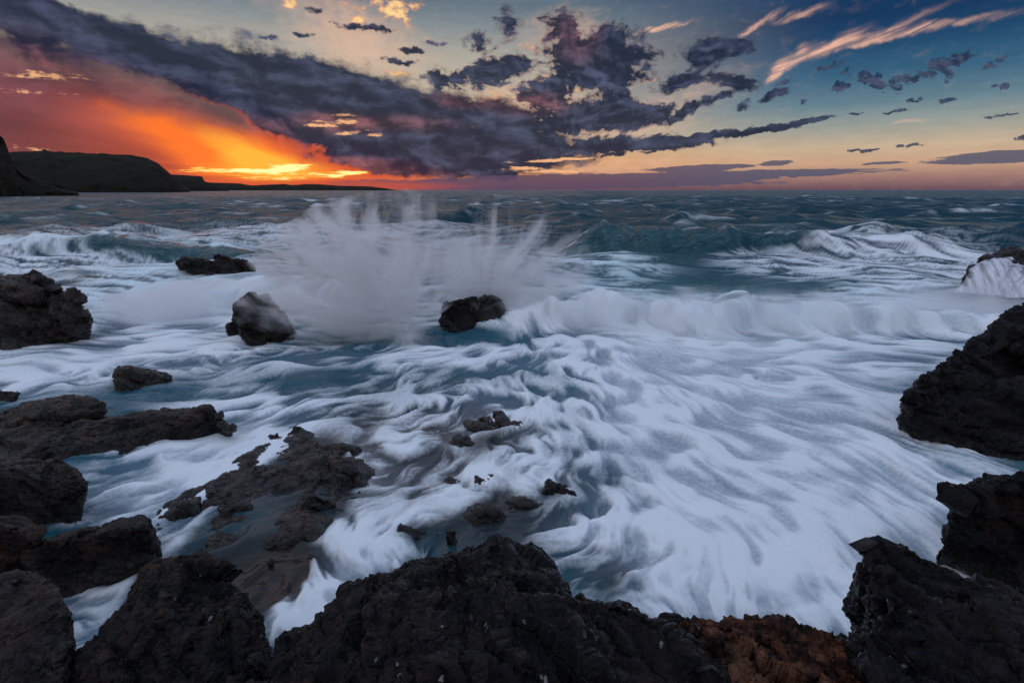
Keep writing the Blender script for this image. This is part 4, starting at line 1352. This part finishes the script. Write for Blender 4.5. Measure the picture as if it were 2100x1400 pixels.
def mist_bank(label, c, size, rot, dens, scale, lean, seed):
    """low mist in an ellipsoid, drawn out along its lean"""
    mat, t, out = new_mat('mist')
    tc = t.n.new('ShaderNodeTexCoord').outputs['Object']
    e = t.vm('LENGTH', t.vm('DIVIDE', tc, (size[0], size[1], size[2])))
    body = t.step(t.m('SUBTRACT', 1.0, e, clamp=True), 0.0, 0.75)
    n = t.noise(t.vm('MULTIPLY_ADD', tc, scale, (seed, seed, 0)), 1.0, 4.0, 0.6)
    den = t.m('MULTIPLY', body, t.step(n, 0.36, 0.66, 0.05, dens))
    v = t.n.new('ShaderNodeVolumePrincipled')
    v.inputs['Color'].default_value = (0.985, 0.992, 1.0, 1)
    v.inputs['Anisotropy'].default_value = 0.45
    t.put(v.inputs['Density'], den)
    t.l.new(v.outputs[0], out.inputs['Volume'])
    mat.cycles.volume_step_rate = 0.6
    o = add_obj('sea_spray', ball_mesh('sea_spray', size[0], size[1], size[2], -size[2]), mat)
    o.location = c
    o.rotation_euler = (0, 0, rot)
    tag(o, label, 'spray', kind='stuff')
    return o


mist_bank('low mist blowing off the falling front of the cove breaker', (4.9, 12.0, 0.35), (6.4, 1.2, 0.75), 0.0, 3.2, (1.5, 0.6, 0.5), 0, 2.0)
mist_bank('milky spray hanging over the water between the left rocks', (-8.0, 13.2, 0.3), (3.2, 2.0, 0.8), 0.15, 3.0, (0.5, 0.7, 0.9), 0, 6.0)
mist_bank('white mist rising where water pours off the right-edge rock', (12.0, 13.6, 0.2), (3.6, 1.4, 0.7), 0.1, 2.2, (0.6, 0.7, 0.8), 0, 9.0)
mist_bank('soft cloud of spray hanging between the two bursts', tuple(at_y(900, 565, 13.4)), (3.6, 1.3, 1.5), 0.0, 2.0, (1.1, 0.8, 0.5), 0, 14.0)

# --- water running off the rock at the right edge, in separate falling strands
def cascade():
    rg = np.random.default_rng(12)
    Vs, Fs, n0 = [], [], 0
    paths = [((2024, 533, 16.9), (1975, 604, 14.9), .34), ((2046, 529, 17.0), (1992, 606, 14.8), .40), ((2064, 528, 17.1), (2012, 608, 14.7), .42), ((2085, 540, 16.9), (2034, 610, 14.6), .40),
             ((2100, 558, 16.4), (2052, 612, 14.5), .42), ((2122, 556, 16.4), (2078, 614, 14.5), .45), ((2150, 552, 16.5), (2104, 616, 14.4), .5), ((2036, 548, 16.5), (1984, 604, 14.9), .3), ((2070, 556, 16.4), (2022, 608, 14.7), .3)]
    for a, b, w in paths:
        A, B = at_y(*a), at_y(*b)
        A[2] -= 0.06
        w = w * 0.62
        m, k = 28, 9
        tt = np.linspace(0, 1, m)
        ctr = A[None] + (B - A)[None] * tt[:, None]
        ctr[:, 2] = A[2] + (B[2] - A[2]) * tt ** 1.7 + 0.10 * np.sin(tt * math.pi)
        side = np.array([0.88, -0.47, 0.0])
        up = np.array([0.2, -0.5, 0.84])
        ww = w * (0.75 + 0.8 * tt)
        s_ = np.linspace(-1, 1, k)
        wob = 0.06 * np.cumsum(rg.normal(size=m)) * 0.4
        G = ctr[:, None] + side[None, None] * (s_[None, :, None] * ww[:, None, None] + wob[:, None, None]) + up[None, None] * (0.10 * (1 - s_ ** 2) + 0.02 * rg.normal(size=k))[None, :, None]
        Vs.append(G.reshape(-1, 3))
        ii = np.arange(m - 1)[:, None] * k + np.arange(k - 1)[None]
        Fs.append(np.stack([ii, ii + 1, ii + k + 1, ii + k], -1).reshape(-1, 4) + n0)
        n0 += m * k
    me = mesh_from_arrays('cascade', np.concatenate(Vs), np.concatenate(Fs))
    uv = np.concatenate([np.repeat(np.linspace(-1, 1, 9)[None], 28, 0).ravel()] * len(paths))
    add_attr(me, 'across', uv)
    mat, t, out = new_mat('falling_water')
    tc = t.n.new('ShaderNodeTexCoord').outputs['Object']
    ac = t.attr('across').outputs['Fac']
    st = t.noise(t.vm('MULTIPLY', t.mapping(tc, rot=(0, 0, 0.5)), (7.0, 0.7, 1.0)), 1.0, 4.0, 0.6)
    edge = t.m('SUBTRACT', 1.0, t.m('MULTIPLY', ac, ac))
    f = t.m('MULTIPLY', t.step(st, 0.30, 0.62, 0.25, 1.0), t.step(edge, 0.0, 0.7))
    pr = principled(t, Base_Color=(0.80, 0.80, 0.86), Roughness=0.5, IOR=1.33)
    tr = t.n.new('ShaderNodeBsdfTransparent')
    mx = t.n.new('ShaderNodeMixShader')
    t.put(mx.inputs[0], t.m('MULTIPLY', f, 0.9))
    t.l.new(tr.outputs[0], mx.inputs[1])
    t.l.new(pr.outputs[0], mx.inputs[2])
    t.l.new(mx.outputs[0], out.inputs[0])
    o = add_obj('cascading_water', me, mat)
    tag(o, 'white strands of water pouring off the right-edge rock', 'water', kind='stuff')


cascade()
print('spray', round(time.time() - T0, 1))
